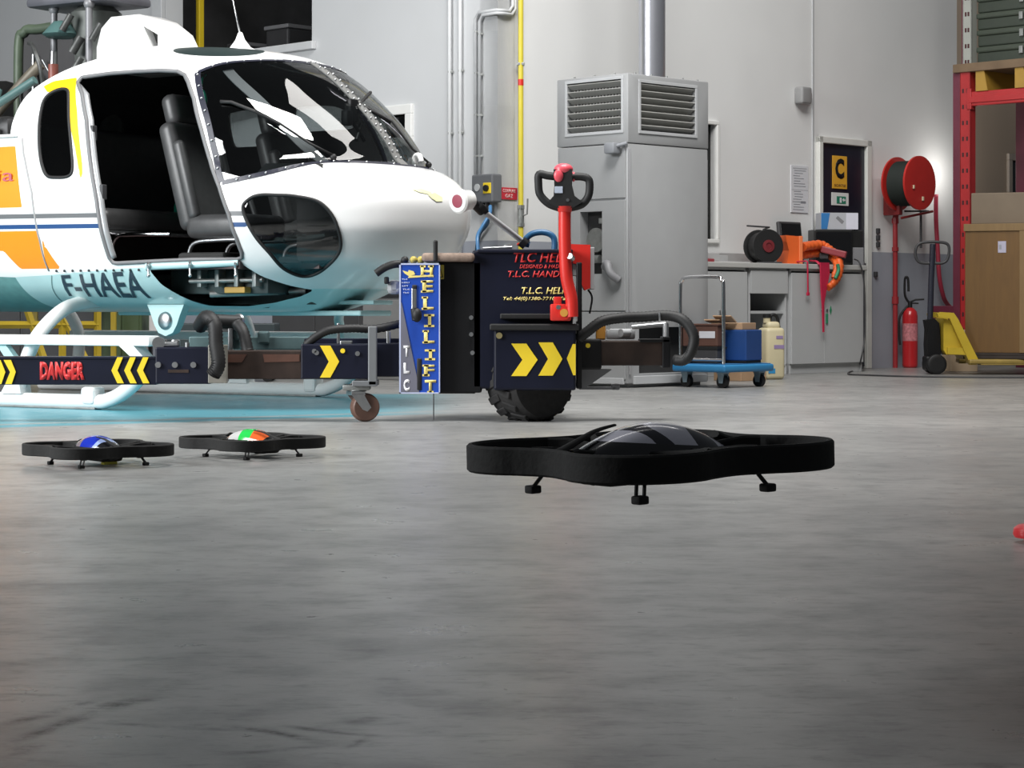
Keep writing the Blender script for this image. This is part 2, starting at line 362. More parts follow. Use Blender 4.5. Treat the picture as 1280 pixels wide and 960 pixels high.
# yellow guard rail and crates inside the opening
g = thing('guard_rail', 'yellow tubular guard rail in the dark upper opening behind the helicopter roof', 'railing', ML @ Vector(((mez[0]+mez[1])/2, .5, mez[2]-.02)), R(-45))
for nm, px in (('post', 250),):
    s = sL(px, -.5)-(mez[0]+mez[1])/2; bm = new(); box(bm, s-.03, s+.03, -.03, .03, 0, 1.15, .008); obj(nm, bm, yellow, g)
bm = new(); box(bm, -1.0, .9, -.025, .025, 1.12, 1.18, .008); obj('rail', bm, yellow, g); bm = new(); box(bm, .8, .86, -.03, .03, 0, 1.15, .008); obj('post', bm, yellow, g)
for px0, px1, hgt, dd, lab in ((296, 326, .30, 1.4, 'dark crate stored on the mezzanine floor, left of the pair above the cabin roof'), (352, 380, .42, 1.4, 'taller dark crate stored on the mezzanine floor, nearest the opening corner')):
    s0, s1 = sL(px0, -dd), sL(px1, -dd); c = thing('storage_crate', lab, 'crate', ML @ Vector(((s0+s1)/2, dd, mez[2]-.02)), R(-45)); hw = (s1-s0)/2
    bm = new(); box(bm, -hw, hw, -.2, .2, 0, hgt, .02); obj('crate_body', bm, dark_grey, c); bm = new(); box(bm, -hw-.015, hw+.015, -.215, .215, hgt, hgt+.04, .01); obj('crate_lid', bm, mid_grey, c)
# wall panel joint, door
bm = new(); s = sR(1015.5); box(bm, s-.012, s+.012, -.012, 0, 1.0, 6.5, .003); bmesh.ops.transform(bm, matrix=MR, verts=bm.verts); struct('trim_2', bm, light_grey)
s0, s1, zt = sR(1024), sR(1079), zR(1050, 181)
bm = new(); box(bm, s0-.055, s0, -.05, .02, 0, zt+.06, .006); box(bm, s1, s1+.075, -.05, .02, 0, zt+.06, .006); box(bm, s0-.055, s1+.075, -.05, .02, zt, zt+.06, .006)
bmesh.ops.transform(bm, matrix=MR, verts=bm.verts); door = struct('door_1', bm, mat('cream_frame', (.70, .70, .66), .4))
bm = new(); box(bm, s0, s1, -.015, .0, .02, zt); bmesh.ops.transform(bm, matrix=MR, verts=bm.verts)
leaf = obj('door_leaf', bm, mat('dark_navy_door', (.012, .013, .024), .3, var=.1), door)
bm = new(); box(bm, s1-.08, s1-.05, -.06, -.015, .98, 1.02, .006); box(bm, s1-.2, s1-.05, -.075, -.055, .985, 1.01, .006); bmesh.ops.transform(bm, matrix=MR, verts=bm.verts); obj('door_handle', bm, steel, leaf)
for px, py0, py1 in ((1096, 284, 309), (1093, 337, 346)):
    bm = new(); s = sR(px)
    for k in range(3 if py1-py0 > 15 else 1):
        z0 = zR(px, py1, 0)+k*.066; box(bm, s-.02, s+.02, -.03, 0, z0, z0+.05, .006)
    bmesh.ops.transform(bm, matrix=MR, verts=bm.verts); o = obj('wall_switch', bm, dark_grey)
    tag(o, 'stack of three small dark switches on the wall right of the door' if py1-py0 > 15 else 'single dark socket low on the wall beside the door frame', 'switch')
# ------------------------------------------------------------------ helicopter
HM = T(-1.6, 13.09, 0)
heli = thing('helicopter', 'white, orange and blue light helicopter with its side door open, standing on skids', 'helicopter', (-1.6, 13.09, 0), math.atan2(-.522, .853))
# body: half breadth b as a function of station a (forward) and height z; columns z, half width, nose station, shoulder station, rear station
ROWS = np.array([
(.555,.02,.45,.0,-1.1),(.562,.38,.62,-.1,-1.1),(.60,.58,.74,-.1,-1.1),(.66,.72,.86,-.1,-1.1),(.74,.82,1.06,-.1,-1.1),(.85,.895,1.30,-.05,-1.1),
(1.0,.935,1.41,0,-1.1),(1.10,.94,1.435,0,-1.1),(1.20,.937,1.43,0,-1.1),(1.30,.927,1.36,0,-1.1),(1.37,.918,1.25,0,-1.1),(1.42,.91,1.12,0,-1.1),
(1.55,.89,1.03,-.0,-1.1),(1.70,.86,.90,-.0,-1.1),(1.85,.81,.74,-.05,-1.04),(1.95,.75,.62,-.1,-.92),(2.03,.66,.49,-.15,-.78),(2.10,.5,.3,-.2,-.65),(2.14,.32,.0,-.3,-.57),(2.16,.02,-.4,-.45,-.5)])
NE = 2.3
def _fine():
    """smooth (Catmull-Rom) resampling of the rows along their own length"""
    P = ROWS; out = []; n = 10
    for i in range(len(P)-1):
        a, b, c, d = P[max(i-1, 0)], P[i], P[i+1], P[min(i+2, len(P)-1)]
        la, lb, lc = [max(np.linalg.norm((q-p)[:3]), 1e-6) for p, q in ((a, b), (b, c), (c, d))]
        m0 = (c-a)/(la+lb)*lb if i > 0 else c-b; m1 = (d-b)/(lb+lc)*lb if i < len(P)-2 else c-b
        for k in range(n):
            t = k/n; h = (2*t**3-3*t**2+1, t**3-2*t**2+t, -2*t**3+3*t**2, t**3-t**2)
            out.append(h[0]*b+h[1]*m0+h[2]*c+h[3]*m1)
    out.append(P[-1]); return np.array(out)
FR = _fine()
FR[:, 0] = np.maximum.accumulate(FR[:, 0]+np.arange(len(FR))*1e-6)
FR[:, 1] = np.maximum(FR[:, 1], .02)
def rowz(z): return [np.interp(z, FR[:, 0], FR[:, k]) for k in (1, 2, 3, 4)]
def half(a, z):
    w, af, s, ar = rowz(z); u = min(max((a-s)/max(af-s, 1e-6), 0), 1)
    return float(w*max(0, 1-u**NE)**(1/NE))
def skin(a, z, off=0.0, side=1):
    """point on the skin (local helicopter coordinates), pushed off along the outward normal"""
    e = 2e-3; b = half(a, z)
    da = (half(a+e, z)-half(a-e, z))/(2*e); dz = (half(a, z+e)-half(a, z-e))/(2*e)
    n = Vector((-da, 1, -dz)).normalized()
    return Vector((a+n.x*off, -(b+n.y*off)*side, z+n.z*off))
# dense skin grid as triangles
def skin_grid(rows, cols_rear=46, cols_front=44, rear=None):
    V = []; nphi = None
    for z, w, af, s, ar in rows:
        if rear is not None: ar = rear(z); s_, af_ = None, None
        pts = []
        for k in range(cols_rear): 
            a = ar+(s-ar)*k/cols_rear; pts.append((a, w))
        for k in range(cols_front+1):
            ph = math.pi/2*k/cols_front; c, q = math.sin(ph), math.cos(ph)
            u = c**(2/NE); v = q**(2/NE) if q > 1e-9 else 0
            pts.append((s+(af-s)*u, w*v))
        full = [(a, -b, z) for a, b in pts]+[(a, b, z) for a, b in pts[::-1][1:]]
        V.append(full)
    V = np.array(V); nr, nc = V.shape[:2]
    idx = np.arange(nr*nc).reshape(nr, nc); tri = []
    for i in range(nr-1):
        a, b, c, d = idx[i, :-1], idx[i, 1:], idx[i+1, 1:], idx[i+1, :-1]
        tri += [np.stack([a, b, c], 1), np.stack([a, c, d], 1)]
    return V.reshape(-1, 3), np.concatenate(tri), idx
def sdist(P, poly):
    """signed distance to a closed polygon, negative inside"""
    poly = np.asarray(poly, float); x, y = P[:, 0], P[:, 1]; d = np.full(len(P), 1e9); ins = np.zeros(len(P), bool); n = len(poly)
    for i in range(n):
        x0, y0 = poly[i]; x1, y1 = poly[(i+1) % n]; ex, ey = x1-x0, y1-y0
        t = np.clip(((x-x0)*ex+(y-y0)*ey)/(ex*ex+ey*ey+1e-12), 0, 1)
        d = np.minimum(d, np.hypot(x-x0-t*ex, y-y0-t*ey))
        c = ((y0 > y) != (y1 > y)); xi = x0+(y-y0)/(ey if abs(ey) > 1e-12 else 1e-12)*ex
        ins ^= c & (x < xi)
    return np.where(ins, -d, d)
class Skin:
    def __init__(s, V, Tt): s.V = V; s.T = Tt; s.L = np.zeros(len(Tt), int)
    def cut(s, poly, label, side=0, plan=False, zmin=None):
        """split the triangles along the polygon (side view a,z or plan a,b) and give the inside a label"""
        V = s.V; q = V[:, [0, 1]] if plan else V[:, [0, 2]]
        f = sdist(q, poly)
        if zmin is not None: f = np.where(V[:, 2] < zmin, np.abs(f)+.05, f)
        f = np.where(np.abs(f) < 1e-5, 1e-5, f)
        t = s.T; cy = V[t][:, :, 1].mean(1); ok = np.ones(len(t), bool) if side == 0 else (cy*side < 0)
        neg = (f[t] < 0); cnt = neg.sum(1); inside = ok & (cnt == 3); s.L = np.where(inside, label, s.L)
        mixd = np.where(ok & (cnt > 0) & (cnt < 3))[0]
        Vn = list(map(tuple, V)); nt = []; nl = []; cache = {}
        def mid(i, j):
            k = (min(i, j), max(i, j))
            if k not in cache:
                a, b = k; u = f[a]/(f[a]-f[b]); cache[k] = len(Vn); Vn.append(tuple(V[a]+(V[b]-V[a])*u))
            return cache[k]
        for m in mixd:
            i, j, k = t[m]
            while not ((f[i] < 0) != (f[j] < 0) and (f[i] < 0) != (f[k] < 0)): i, j, k = j, k, i
            a, b = mid(i, j), mid(i, k); li = label if f[i] < 0 else s.L[m]; lo = s.L[m] if f[i] < 0 else label
            nt += [(i, a, b), (a, j, k), (a, k, b)]; nl += [li, lo, lo]
        keep = np.ones(len(t), bool); keep[mixd] = False
        s.V = np.array(Vn); s.T = np.concatenate([t[keep], np.array(nt, int).reshape(-1, 3)]); s.L = np.concatenate([s.L[keep], np.array(nl, int)])
    def bm(s, labels, mats=None, off=0.0):
        sel = np.isin(s.L, labels); t = s.T[sel]; lab = s.L[sel]
        used = np.unique(t); rm = -np.ones(len(s.V), int); rm[used] = np.arange(len(used))
        b = bmesh.new(); vs = [b.verts.new(p) for p in s.V[used]]
        for tri, l in zip(rm[t], lab):
            if len(set(tri)) < 3: continue
            try: fc = b.faces.new([vs[i] for i in tri])
            except ValueError: continue
            if mats: fc.material_index = mats.get(l, 0)
        bmesh.ops.remove_doubles(b, verts=b.verts, dist=1e-5)
        bmesh.ops.recalc_face_normals(b, faces=b.faces)
        if off:
            b.normal_update(); 
            for v in b.verts: v.co += v.normal*off
        return b
def smooth_poly(p, n=6): return [(v.x, v.y) for v in spline([(a, b, 0) for a, b in p], n, True)]
DOOR = [(-.66,1.915),(-.645,1.945),(-.44,1.957),(-.235,1.957),(-.05,1.952),(.08,1.94),(.14,1.915),(.185,1.868),(.255,1.77),(.34,1.59),(.41,1.43),(.505,1.255),(.57,1.10),(.605,.97),(.618,.89),(.61,.862),(.58,.853),(.297,.853),(0,.845),(-.25,.838),(-.28,.842),(-.298,.87),(-.317,.972),(-.365,1.204),(-.442,1.44),(-.508,1.678),(-.59,1.84)]
WIND = [(.204,1.932),(.30,1.985),(.41,2.012),(.50,2.028),(.60,2.036),(1.6,2.036),(1.6,1.412),(1.144,1.412),(1.08,1.403),(.976,1.394),(.79,1.337),(.63,1.300),(.525,1.278),(.50,1.30),(.37,1.641)]
CHIN = smooth_poly([(.655,1.127),(.685,1.182),(.749,1.207),(.85,1.205),(.94,1.198),(1.055,1.165),(1.122,1.07),(1.13,.958),(1.085,.87),(.974,.795),(.859,.757),(.806,.79),(.775,.878),(.715,.98)])
BELLY = [(-.03,.812),(.225,.822),(.584,.836),(.62,.80),(.655,.757),(.74,.705),(.80,.682),(.70,.645),(.55,.61),(.378,.59),(.147,.592),(.09,.62),(.05,.66),(.0,.715)]
RWIN = smooth_poly([(-.885,1.744),(-.874,1.832),(-.801,1.874),(-.725,1.872),(-.69,1.82),(-.648,1.685),(-.60,1.52),(-.572,1.39),(-.60,1.35),(-.69,1.345),(-.77,1.36),(-.825,1.44),(-.865,1.58)])
PWIN1 = smooth_poly([(-.80,1.66),(-.80,1.82),(-.74,1.87),(-.45,1.88),(-.40,1.84),(-.38,1.70),(-.42,1.65),(-.72,1.64)])
PWIN2 = smooth_poly([(-.26,1.74),(-.25,1.84),(-.18,1.88),(.08,1.87),(.18,1.82),(.22,1.74),(.1,1.72),(-.2,1.72)])
YEL = [(-.93,1.905),(-.86,1.935),(-.685,1.947),(-.593,1.73),(-.50,1.42),(-.478,1.288),(-.515,1.36),(-.572,1.52),(-.656,1.70),(-.715,1.86),(-.79,1.878),(-.87,1.86)]
SLIV = [(-.80,1.00),(-.77,.93),(-.698,.81),(-.80,.81)]
V, Tt, ix = skin_grid(FR)
sk = Skin(V, Tt)
BLU = [(-3, 1.063),(3, 1.054),(3, 1.030),(-3, 1.089)]; GRY = [(-3, 1.152),(3, 1.125),(3, 1.100),(-3, 1.118)]
BLU = [(-3, 1.094),(.7, 1.056),(.7, 1.030),(-3, 1.068)]; GRY = [(-3, 1.158),(.7, 1.118),(.7, 1.092),(-3, 1.128)]
ORU = [(-3, 1.545), (-1.05, 1.545), (-.95, 1.175), (-3, 1.19)]
OLO = [(-3, 1.045), (-.83, 1.035), (-.79, .812), (-1.02, .812), (-1.12, .92), (-3, .92)]
for sd in (1, -1):
    sk.cut(ORU, 5, sd); sk.cut(OLO, 5, sd)
    sk.cut(BLU, 2, sd); sk.cut(GRY, 3, sd); sk.cut(YEL, 4, sd); sk.cut(SLIV, 5, sd)
sk.cut([(-1.2, .55), (.55, .55), (.55, .60), (.147, .605), (.05, .69), (-.03, .812), (-.25, .806), (-.81, .775), (-1.2, .76)], 6, 0)      # belly, tinted mint by the floor's reflection put into its colour
sk.cut([(-1.2,.5),(2,.5),(2,.69),(.8,.69),(.5,.60),(-1.2,.60)], 6, 0)
sk.cut(RWIN, 10, 1); sk.cut(PWIN1, 11, -1); sk.cut(PWIN2, 12, -1)
sk.cut(CHIN, 13, 1); sk.cut(CHIN, 14, -1); sk.cut(WIND, 15, 0)
sk.cut(DOOR, 20, 1); sk.cut(BELLY, 21, 1)
sk.cut([(.06+.28*math.cos(t), -.35+.25*math.sin(t)) for t in np.linspace(0, 2*math.pi, 48)[:-1]], 16, 0, True, 1.9)
sk.cut([(.06+.28*math.cos(t), .35+.25*math.sin(t)) for t in np.linspace(0, 2*math.pi, 48)[:-1]], 16, 0, True, 1.9)
shell_mats = [white_paint, blue_stripe, grey_stripe, yellow_paint, orange_paint, mint_tint]
fus = obj('fuselage', sk.bm([0, 2, 3, 4, 5, 6], {0: 0, 2: 1, 3: 2, 4: 3, 5: 4, 6: 5}), shell_mats, heli, 50)
liner = obj('cabin_liner', sk.bm([0, 2, 3, 4, 5], None, -.022), dark_trim, fus, 50)
ws = obj('windshield', sk.bm([15]), cabin_glass, heli, 60)
chin = obj('chin_window', sk.bm([13]), cabin_glass, heli, 60); obj('chin_window', sk.bm([14]), cabin_glass, heli, 60)
rw = obj('rear_door_window', sk.bm([10]), dark_glass, heli, 60)
obj('cabin_window', sk.bm([11]), cabin_glass, heli, 60); obj('cabin_window', sk.bm([12]), cabin_glass, heli, 60)
obj('roof_window', sk.bm([16]), mat('green_tinted_roof_pane', (.018, .03, .029), .35, spec=.3), heli, 60)
def dense(poly, closed=True, n=12):
    out = []; N = len(poly)
    for i in range(N if closed else N-1):
        (a, b), (c, d) = poly[i], poly[(i+1) % N]
        k = max(1, int(math.hypot(c-a, d-b)/.02))
        for t in range(k): out.append((a+(c-a)*t/k, b+(d-b)*t/k))
    if not closed: out.append(poly[-1])
    return out
def seam(name, poly, r, m, parent, closed=True, side=1, off=.0, sx=1.0):
    bm = new(); tube(bm, [skin(a, z, off, side) for a, z in dense(poly, closed)], r, 8, closed); return obj(name, bm, m, parent, 180)
seam('door_seal', DOOR, .012, mat('grey_door_seal', (.16, .16, .165), .5), heli)
seam('window_seal', CHIN, .010, black_rubber, chin); seam('window_seal', RWIN, .010, black_rubber, rw)
bm = new(); tube(bm, [skin(a, z, -.02) for a, z in dense([(-.66, 1.90), (-.575, 1.84), (-.493, 1.678), (-.427, 1.44), (-.35, 1.204), (-.302, .972), (-.285, .86)], False)], .020, 8); obj('door_post', bm, mat('silver_edge', (.42, .43, .44), .35, .3), heli, 180)
bm = new()
for a, z in ((-.497, 1.60), (-.375, 1.25)): p = skin(a+.03, z, -.03); box(bm, p.x-.012, p.x+.012, p.y-.02, p.y+.02, z-.045, z+.045, .006)
obj('door_striker', bm, dark_grey, heli)
# windshield border strip with rivets: pillars, top, base on both sides, plus centre post
wf = new(); rv = []
base_c = [(.52,1.28),(.63,1.300),(.79,1.337),(.976,1.394),(1.06,1.402)]; top_c = [(.215,1.932),(.30,1.983),(.41,2.010),(.47,2.024)]; pil = [(.515,1.285),(.44,1.46),(.37,1.641),(.29,1.79),(.212,1.925)]
def strip(bm, pts, w, th=.004):
    n = len(pts); up = []
    for i in range(n):
        t = (pts[min(i+1, n-1)][0]-pts[max(i-1, 0)][0]).normalized(); s = t.cross(pts[i][1]).normalized()*w/2; up.append((pts[i][0]-s, pts[i][0]+s, pts[i][1]*th))
    R0 = [[bm.verts.new(p) for p in (a-o*.5, b-o*.5, b+o, a+o)] for a, b, o in up]
    for A, B in zip(R0, R0[1:]):
        for k in range(4): bm.faces.new((A[k], A[(k+1) % 4], B[(k+1) % 4], B[k]))
    bm.faces.new(R0[0][::-1]); bm.faces.new(R0[-1])
def skin_n(a, z, side):
    p = skin(a, z, 0, side); q = skin(a, z, .01, side); return p, (q-p).normalized()
for sd in (1, -1):
    for c, w in ((base_c, .026), (top_c, .022), (pil, .034)):
        P = [(v.x, v.y) for v in spline([(a, z, 0) for a, z in c], 6)]; S = [skin_n(a, z, sd) for a, z in P]; strip(wf, S, w)
        L_ = 0
        for (p, n), (p2, n2) in zip(S, S[1:]):
            L_ += (p2-p).length
            if L_ > .075: rv.append(p2+n2*.006); L_ = 0
def nose_pt(z): 
    af = float(rowz(z)[1]); return Vector((af, 0, z))
cz = [1.405+.63*k/16 for k in range(17)]; CP = [nose_pt(z) for z in cz]
# join of top and base curves across the centreline
for c, zc in ((base_c[-1], 1.405), (top_c[-1], 2.030)):
    a0 = c[0]; pts = []
    for k in range(9):
        y = -1+2*k/8; z = c[1]+(zc-c[1])*(1-abs(y)); hb = half(a0, c[1])*abs(y); lo, hi = 0, float(rowz(z)[1])
        for _ in range(40):
            m_ = (lo+hi)/2
            if half(m_, z) > hb: lo = m_
            else: hi = m_
        pts.append((Vector((lo, (1 if y > 0 else -1)*hb, z)), Vector((.6, .2*y, .75)).normalized()))
    strip(wf, pts, .024)
    for p, n in pts[1::2]: rv.append(p+n*.006)
wfo = obj('windshield_frame', wf, mat('black_frame_strip', (.016, .017, .03), .4), ws); studs('rivet', rv, .0075, steel, wfo)
cp = new(); strip(cp, [(p, Vector((.66, 0, .75))) for p in CP], .075, .006); cpo = obj('centre_post', cp, mat('post_grey', (.17, .17, .165), .45), ws)
rv = []
for k in range(1, 17, 1):
    for y in (-.024, .024): rv.append(CP[k]+Vector((.008, y, .008)))
studs('rivet', rv, .008, steel, cpo)
# light grey strip standing in for a reflection in the windshield's near half
st = new(); P = [(.32,1.983),(.555,1.807),(.717,1.664),(.858,1.525),(.985,1.405)]; strip(st, [skin_n(a, z, 1) for a, z in [(v.x, v.y) for v in spline([(a, z, 0) for a, z in P], 6)]], .062)
bmesh.ops.translate(st, verts=st.verts, vec=(-.02, .03, -.03)); obj('reflected_band', st, mat('reflection_grey', (.24, .24, .25), .5), ws)
# wipers
def wiper(P, sd):
    bm = new(); tube(bm, [skin(a, z, .03, sd) for a, z in P[:4]], .007, 8); tube(bm, [skin(a, z, .018, sd) for a, z in P[2:]], .010, 8); ball(bm, skin(*P[0], .02, sd), .02, seg=10)
    return obj('wiper', bm, black_rubber, heli, 180)
wiper([(1.0,1.411),(.883,1.493),(.738,1.602),(.611,1.676),(.477,1.733),(.42,1.738)], 1); wiper([(1.09,1.41),(1.05,1.50),(.93,1.66),(.82,1.78),(.70,1.86)], -1)
# rear fuselage and engine deck
RR = [r for r in FR if r[0] <= 1.601]
rb = Skin(*skin_grid([np.array((z, w*1.0, -1.098, -1.1, -2.75)) for z, w, *_ in RR], 60, 1)[:2])
for sd in (1, -1): rb.cut(BLU, 2, sd); rb.cut(GRY, 3, sd); rb.cut(ORU, 5, sd); rb.cut(OLO, 5, sd)
rb.cut([(-3, .5), (-1, .5), (-1, .76), (-3, .83)], 6, 0)
rbm = rb.bm([0, 2, 3, 5, 6], {0: 0, 2: 1, 3: 2, 5: 4, 6: 6})
box(rbm, -2.75, -1.1, -.885, .885, 1.575, 1.60, 0); box(rbm, -2.76, -2.74, -.9, .9, .58, 1.58)
rfus = obj('rear_fuselage', rbm, shell_mats+[teal_paint], heli, 40)
bm = new(); box(bm, -1.11, -1.06, -.84, .84, .80, 1.60, .01)
RB = [r for r in FR if r[0] >= 1.50]; RV = [(bm.verts.new((r[4]+.004, -r[1]*.997, r[0])), bm.verts.new((r[4]+.004, r[1]*.997, r[0]))) for r in RB]
for A, B in zip(RV, RV[1:]): bm.faces.new((A[0], A[1], B[1], B[0]))
obj('rear_bulkhead', bm, dark_trim, heli)
seam('panel_seam', [(-1.0, 1.59), (-.975,1.50), (-.878,1.265), (-.815,.981), (-.80,.80)], .006, mat('seam_grey', (.3, .3, .3), .5), fus, False, 1, .001)
bm = new(); box(bm, -1.22, -1.04, -.905, -.80, 1.60, 1.617, .004); obj('deck_strip', bm, white_plain, rfus)
# lettering on the flank, running out of the picture
def flank(a0, a1, z0, z1):
    return lambda u, v: skin(a0+(a1-a0)*u, z0+(z1-z0)*v, .004, 1)
obj('lettering', text_bm('ibia', 1, 1, None, wrap=lambda u, v: Vector((-1.33+.30*u, -half(-1.1, 1.33)-.006, 1.335+.075*v))), mat('maroon_lettering', (.45, .10, .13), .4), rfus)
bm = new(); tube(bm, [(-2.7, 0, 1.35), (-4, 0, 1.42), (-7.2, 0, 1.52)], [.34, .24, .13], 20); obj('tail_boom', bm, white_paint, heli, 60)
# registration on the mint-tinted belly panel
REG = {(0, 1): (-.735, .775), (0, 0): (-.80, .655), (1, 1): (-.10, .797), (1, 0): (-.17, .640)}
def regw(u, v):
    u = .02+u*.98; a = (REG[0, 1][0]*(1-u)+REG[1, 1][0]*u)*v+(REG[0, 0][0]*(1-u)+REG[1, 0][0]*u)*(1-v)
    z = (REG[0, 1][1]*(1-u)+REG[1, 1][1]*u)*v+(REG[0, 0][1]*(1-u)+REG[1, 0][1]*u)*(1-v); return skin(a, z, .004, 1)
obj('lettering', text_bm('F-HAEA', 1, 1, None, .015, wrap=regw), mat('dark_blue_grey_lettering', (.03, .05, .07), .4), fus)
studs('screw', [skin(-.74+.70*k/11, .80, .003, 1) for k in range(12)], .008, dark_grey, fus)
seam('panel_edge', [(-.80,.772),(-.86,.70),(-.93,.60)], .004, mat('mint_edge', (.25, .38, .38), .5), fus, False, 1)
# underside seen where the belly cover is off
bm = new(); box(bm, -.10, .62, -.60, .55, .66, .80, .01, mi=0)
box(bm, .0, .7, -.30, .30, .60, .70, .01); cyl(bm, (.05, -.40, .69), (.62, -.42, .69), .035); cyl(bm, (.25, -.55, .72), (.6, -.5, .70), .028)
u1 = obj('underfloor_bay', bm, mat('bay_dark_teal', (.025, .042, .042), .6, var=.4, scale=12), heli, 40)
bm = new(); box(bm, .35, .50, -.66, -.60, .665, .70, .006); obj('data_plate', bm, mat('ochre_plate', (.45, .27, .05), .5), u1)
bm = new()
for a in (.15, .28, .42, .55): box(bm, a, a+.03, -.66, -.5, .70, .80, .004)
cyl(bm, (.1, -.66, .735), (.6, -.62, .74), .014); cyl(bm, (.2, -.6, .66), (.7, -.35, .68), .02); obj('piping', bm, dull_metal, u1, 40)
bm = new(); P = [skin(a, z, .004, 1) for a, z in dense([(-.03, .820), (.3, .828), (.585, .838)], False)]
tube(bm, P, .022, 8, up=(0, 0, 1)); obj('door_sill', bm, mint_tint, heli, 60)
for a in (.0, .29, .57):
    bm = new(); p = skin(a, .83, .012, 1); tube(bm, [p+Vector((0, -.012, .012)), p+Vector((.012, -.03, .0)), p+Vector((0, -.012, -.02))], .008, 8); cyl(bm, p+Vector((.0, -.012, -.01)), p+Vector((.008, -.02, -.055)), .007); ball(bm, p+Vector((.008, -.02, -.06)), .011, seg=10)
    obj('latch', bm, steel, heli, 60)
# open lower edge and jack pad
bm = new(); box(bm, -.9, .95, -.16, .16, .535, .565, .01); box(bm, .5, 1.0, -.10, .10, .60, .625, .008); obj('keel', bm, mint_tint, heli)
jp = new(); M = T(-.145, -.56, 0)
prism(jp, [(-.14, .60), (.14, .60), (.11, .54), (.085, .48), (.055, .435), (0, .415), (-.055, .435), (-.085, .48), (-.11, .54)], -.03, .03, M)
jo = obj('jack_pad', jp, mint_tint, heli, 40); bm = new(); ball(bm, (-.145, -.59, .505), .055, (1, .45, 1)); obj('pad_dome', bm, steel, jo, 180)
# landing gear
def pipe(name, pts, r, m, parent=heli, n=8, sx=1.0, up=None):
    bm = new(); tube(bm, spline(pts, n), r, 14, sx=sx, up=up); return obj(name, bm, m, parent, 60)
for sd, y in ((1, -1.05), (-1, 1.05)):
    skid = pipe('skid', [(-2.7, y, .045), (-1.2, y, .045), (-.35, y, .045), (-.16, y, .06), (0, y, .14), (.12, y, .25)], .043, white_paint)
    bm = new(); box(bm, -1.6, -.25, y-.03, y+.03, -.0, .012, .003); obj('wear_plate', bm, dull_metal, skid)
    bm = new(); box(bm, -.34, -.24, y-.055, y+.055, .03, .13, .02); obj('skid_clamp', bm, white_paint, skid)
    bm = new(); prism(bm, [(-.97, .08), (-.81, .08), (-.83, .18), (-.90, .18)], y-.045, y+.045); obj('skid_saddle', bm, white_paint, skid)
for a0 in (-.78, -2.3):
    pipe('cross_tube', [(a0-.08, -1.05, .10), (a0-.05, -1.05, .22), (a0, -1.0, .40), (a0+.04, -.86, .545), (a0+.05, -.70, .605), (a0+.05, -.4, .625), (a0+.05, .4, .625), (a0+.05, .70, .605), (a0+.04, .86, .545), (a0, 1.0, .40), (a0-.05, 1.05, .22), (a0-.08, 1.05, .10)], .042, white_paint)
for y in (-1.06, 1.06):
    bm = new(); box(bm, -2.4, .18, y-.05, y+.05, .365, .425, .012); prism(bm, [(-.05, .37), (.06, .37), (.14, .30), (.05, .30)], y-.045, y+.045)
    stp = obj('boarding_step', bm, white_paint, heli, 40)
    bm = new(); prism(bm, [(-1.02, .37), (-.95, .37), (-.87, .29), (-.95, .29)], y-.02, y+.02); obj('step_bracket', bm, mint_tint, stp)
pipe('strut', [(.0, .95, .56), (-.05, 1.0, .50), (-.04, 1.03, .40), (.0, 1.04, .33)], .032, mint_tint)
# cabin inside
bm = new(); box(bm, -1.05, .60, -.83, .83, .80, .84); box(bm, .60, .98, -.60, .60, .80, .83); obj('cabin_floor', bm, mat('cabin_floor_dark', (.05, .03, .03), .6), heli)
def seat(name, x, y, w, d, z, back, m, ang=12):
    bm = new(); box(bm, -d/2, d/2, -w/2, w/2, -.07, .07, .05, T(x, y, z), 4); c = obj('seat_cushion', bm, m, name, 60)
    bm = new(); box(bm, -.06, .06, -w/2, w/2, 0, back, .05, T(x-d/2+.02, y, z-.02) @ RY(R(-ang)), 4)
    for s in (-1, 1): box(bm, .02, .10, s*w/2-(.06 if s > 0 else 0), s*w/2+(.06 if s < 0 else 0), .05, back*.8, .03, T(x-d/2+.02, y, z-.02) @ RY(R(-ang)), 3)
    obj('seat_back', bm, m, name, 60)
    bm = new(); box(bm, -.055, .055, -.13, .13, 0, .2, .05, T(x-d/2+.02-math.sin(R(ang))*back, y, z-.04+back*math.cos(R(ang))) @ RY(R(-ang)), 4); obj('headrest', bm, m, name, 60)
    bm = new(); tube(bm, spline([(x-d/2, y-w/2+.04, .84), (x-d/2+.04, y-w/2+.04, z-.10), (x, y-w/2+.04, z-.08), (x+d/2, y-w/2+.04, z-.08)], 6), .013, 8); tube(bm, spline([(x-d/2, y+w/2-.04, .84), (x-d/2+.04, y+w/2-.04, z-.10), (x, y+w/2-.04, z-.08), (x+d/2, y+w/2-.04, z-.08)], 6), .013, 8)
    obj('seat_frame', bm, steel, name, 60)
fs = obj('pilot_seat', (lambda b: (box(b, .02, .36, -.68, -.26, .84, .90, .02), b)[1])(new()), dark_trim, heli); seat(fs, .27, -.45, .42, .44, 1.05, .66, leather, 16)
fs2 = obj('pilot_seat', (lambda b: (box(b, .02, .36, .26, .68, .84, .90, .02), b)[1])(new()), dark_trim, heli); seat(fs2, .27, .45, .42, .44, 1.05, .66, leather, 16)
bn = obj('rear_bench', (lambda b: (box(b, -1.03, -.44, -.78, .78, 1.03, 1.17, .05, None, 4), box(b, -1.03, -.9, -.78, .78, 1.12, 1.68, .04, None, 3), b)[-1])(new()), leather, heli, 60)
bm = new(); box(bm, -.46, -.425, -.78, .78, 1.01, 1.035, .006); obj('bench_rail', bm, steel, bn)
bm = new(); box(bm, -.85, -.72, -.72, .72, .84, 1.02, .01); obj('bench_base', bm, mat('brown_grey_panel', (.08, .07, .065), .6), bn)
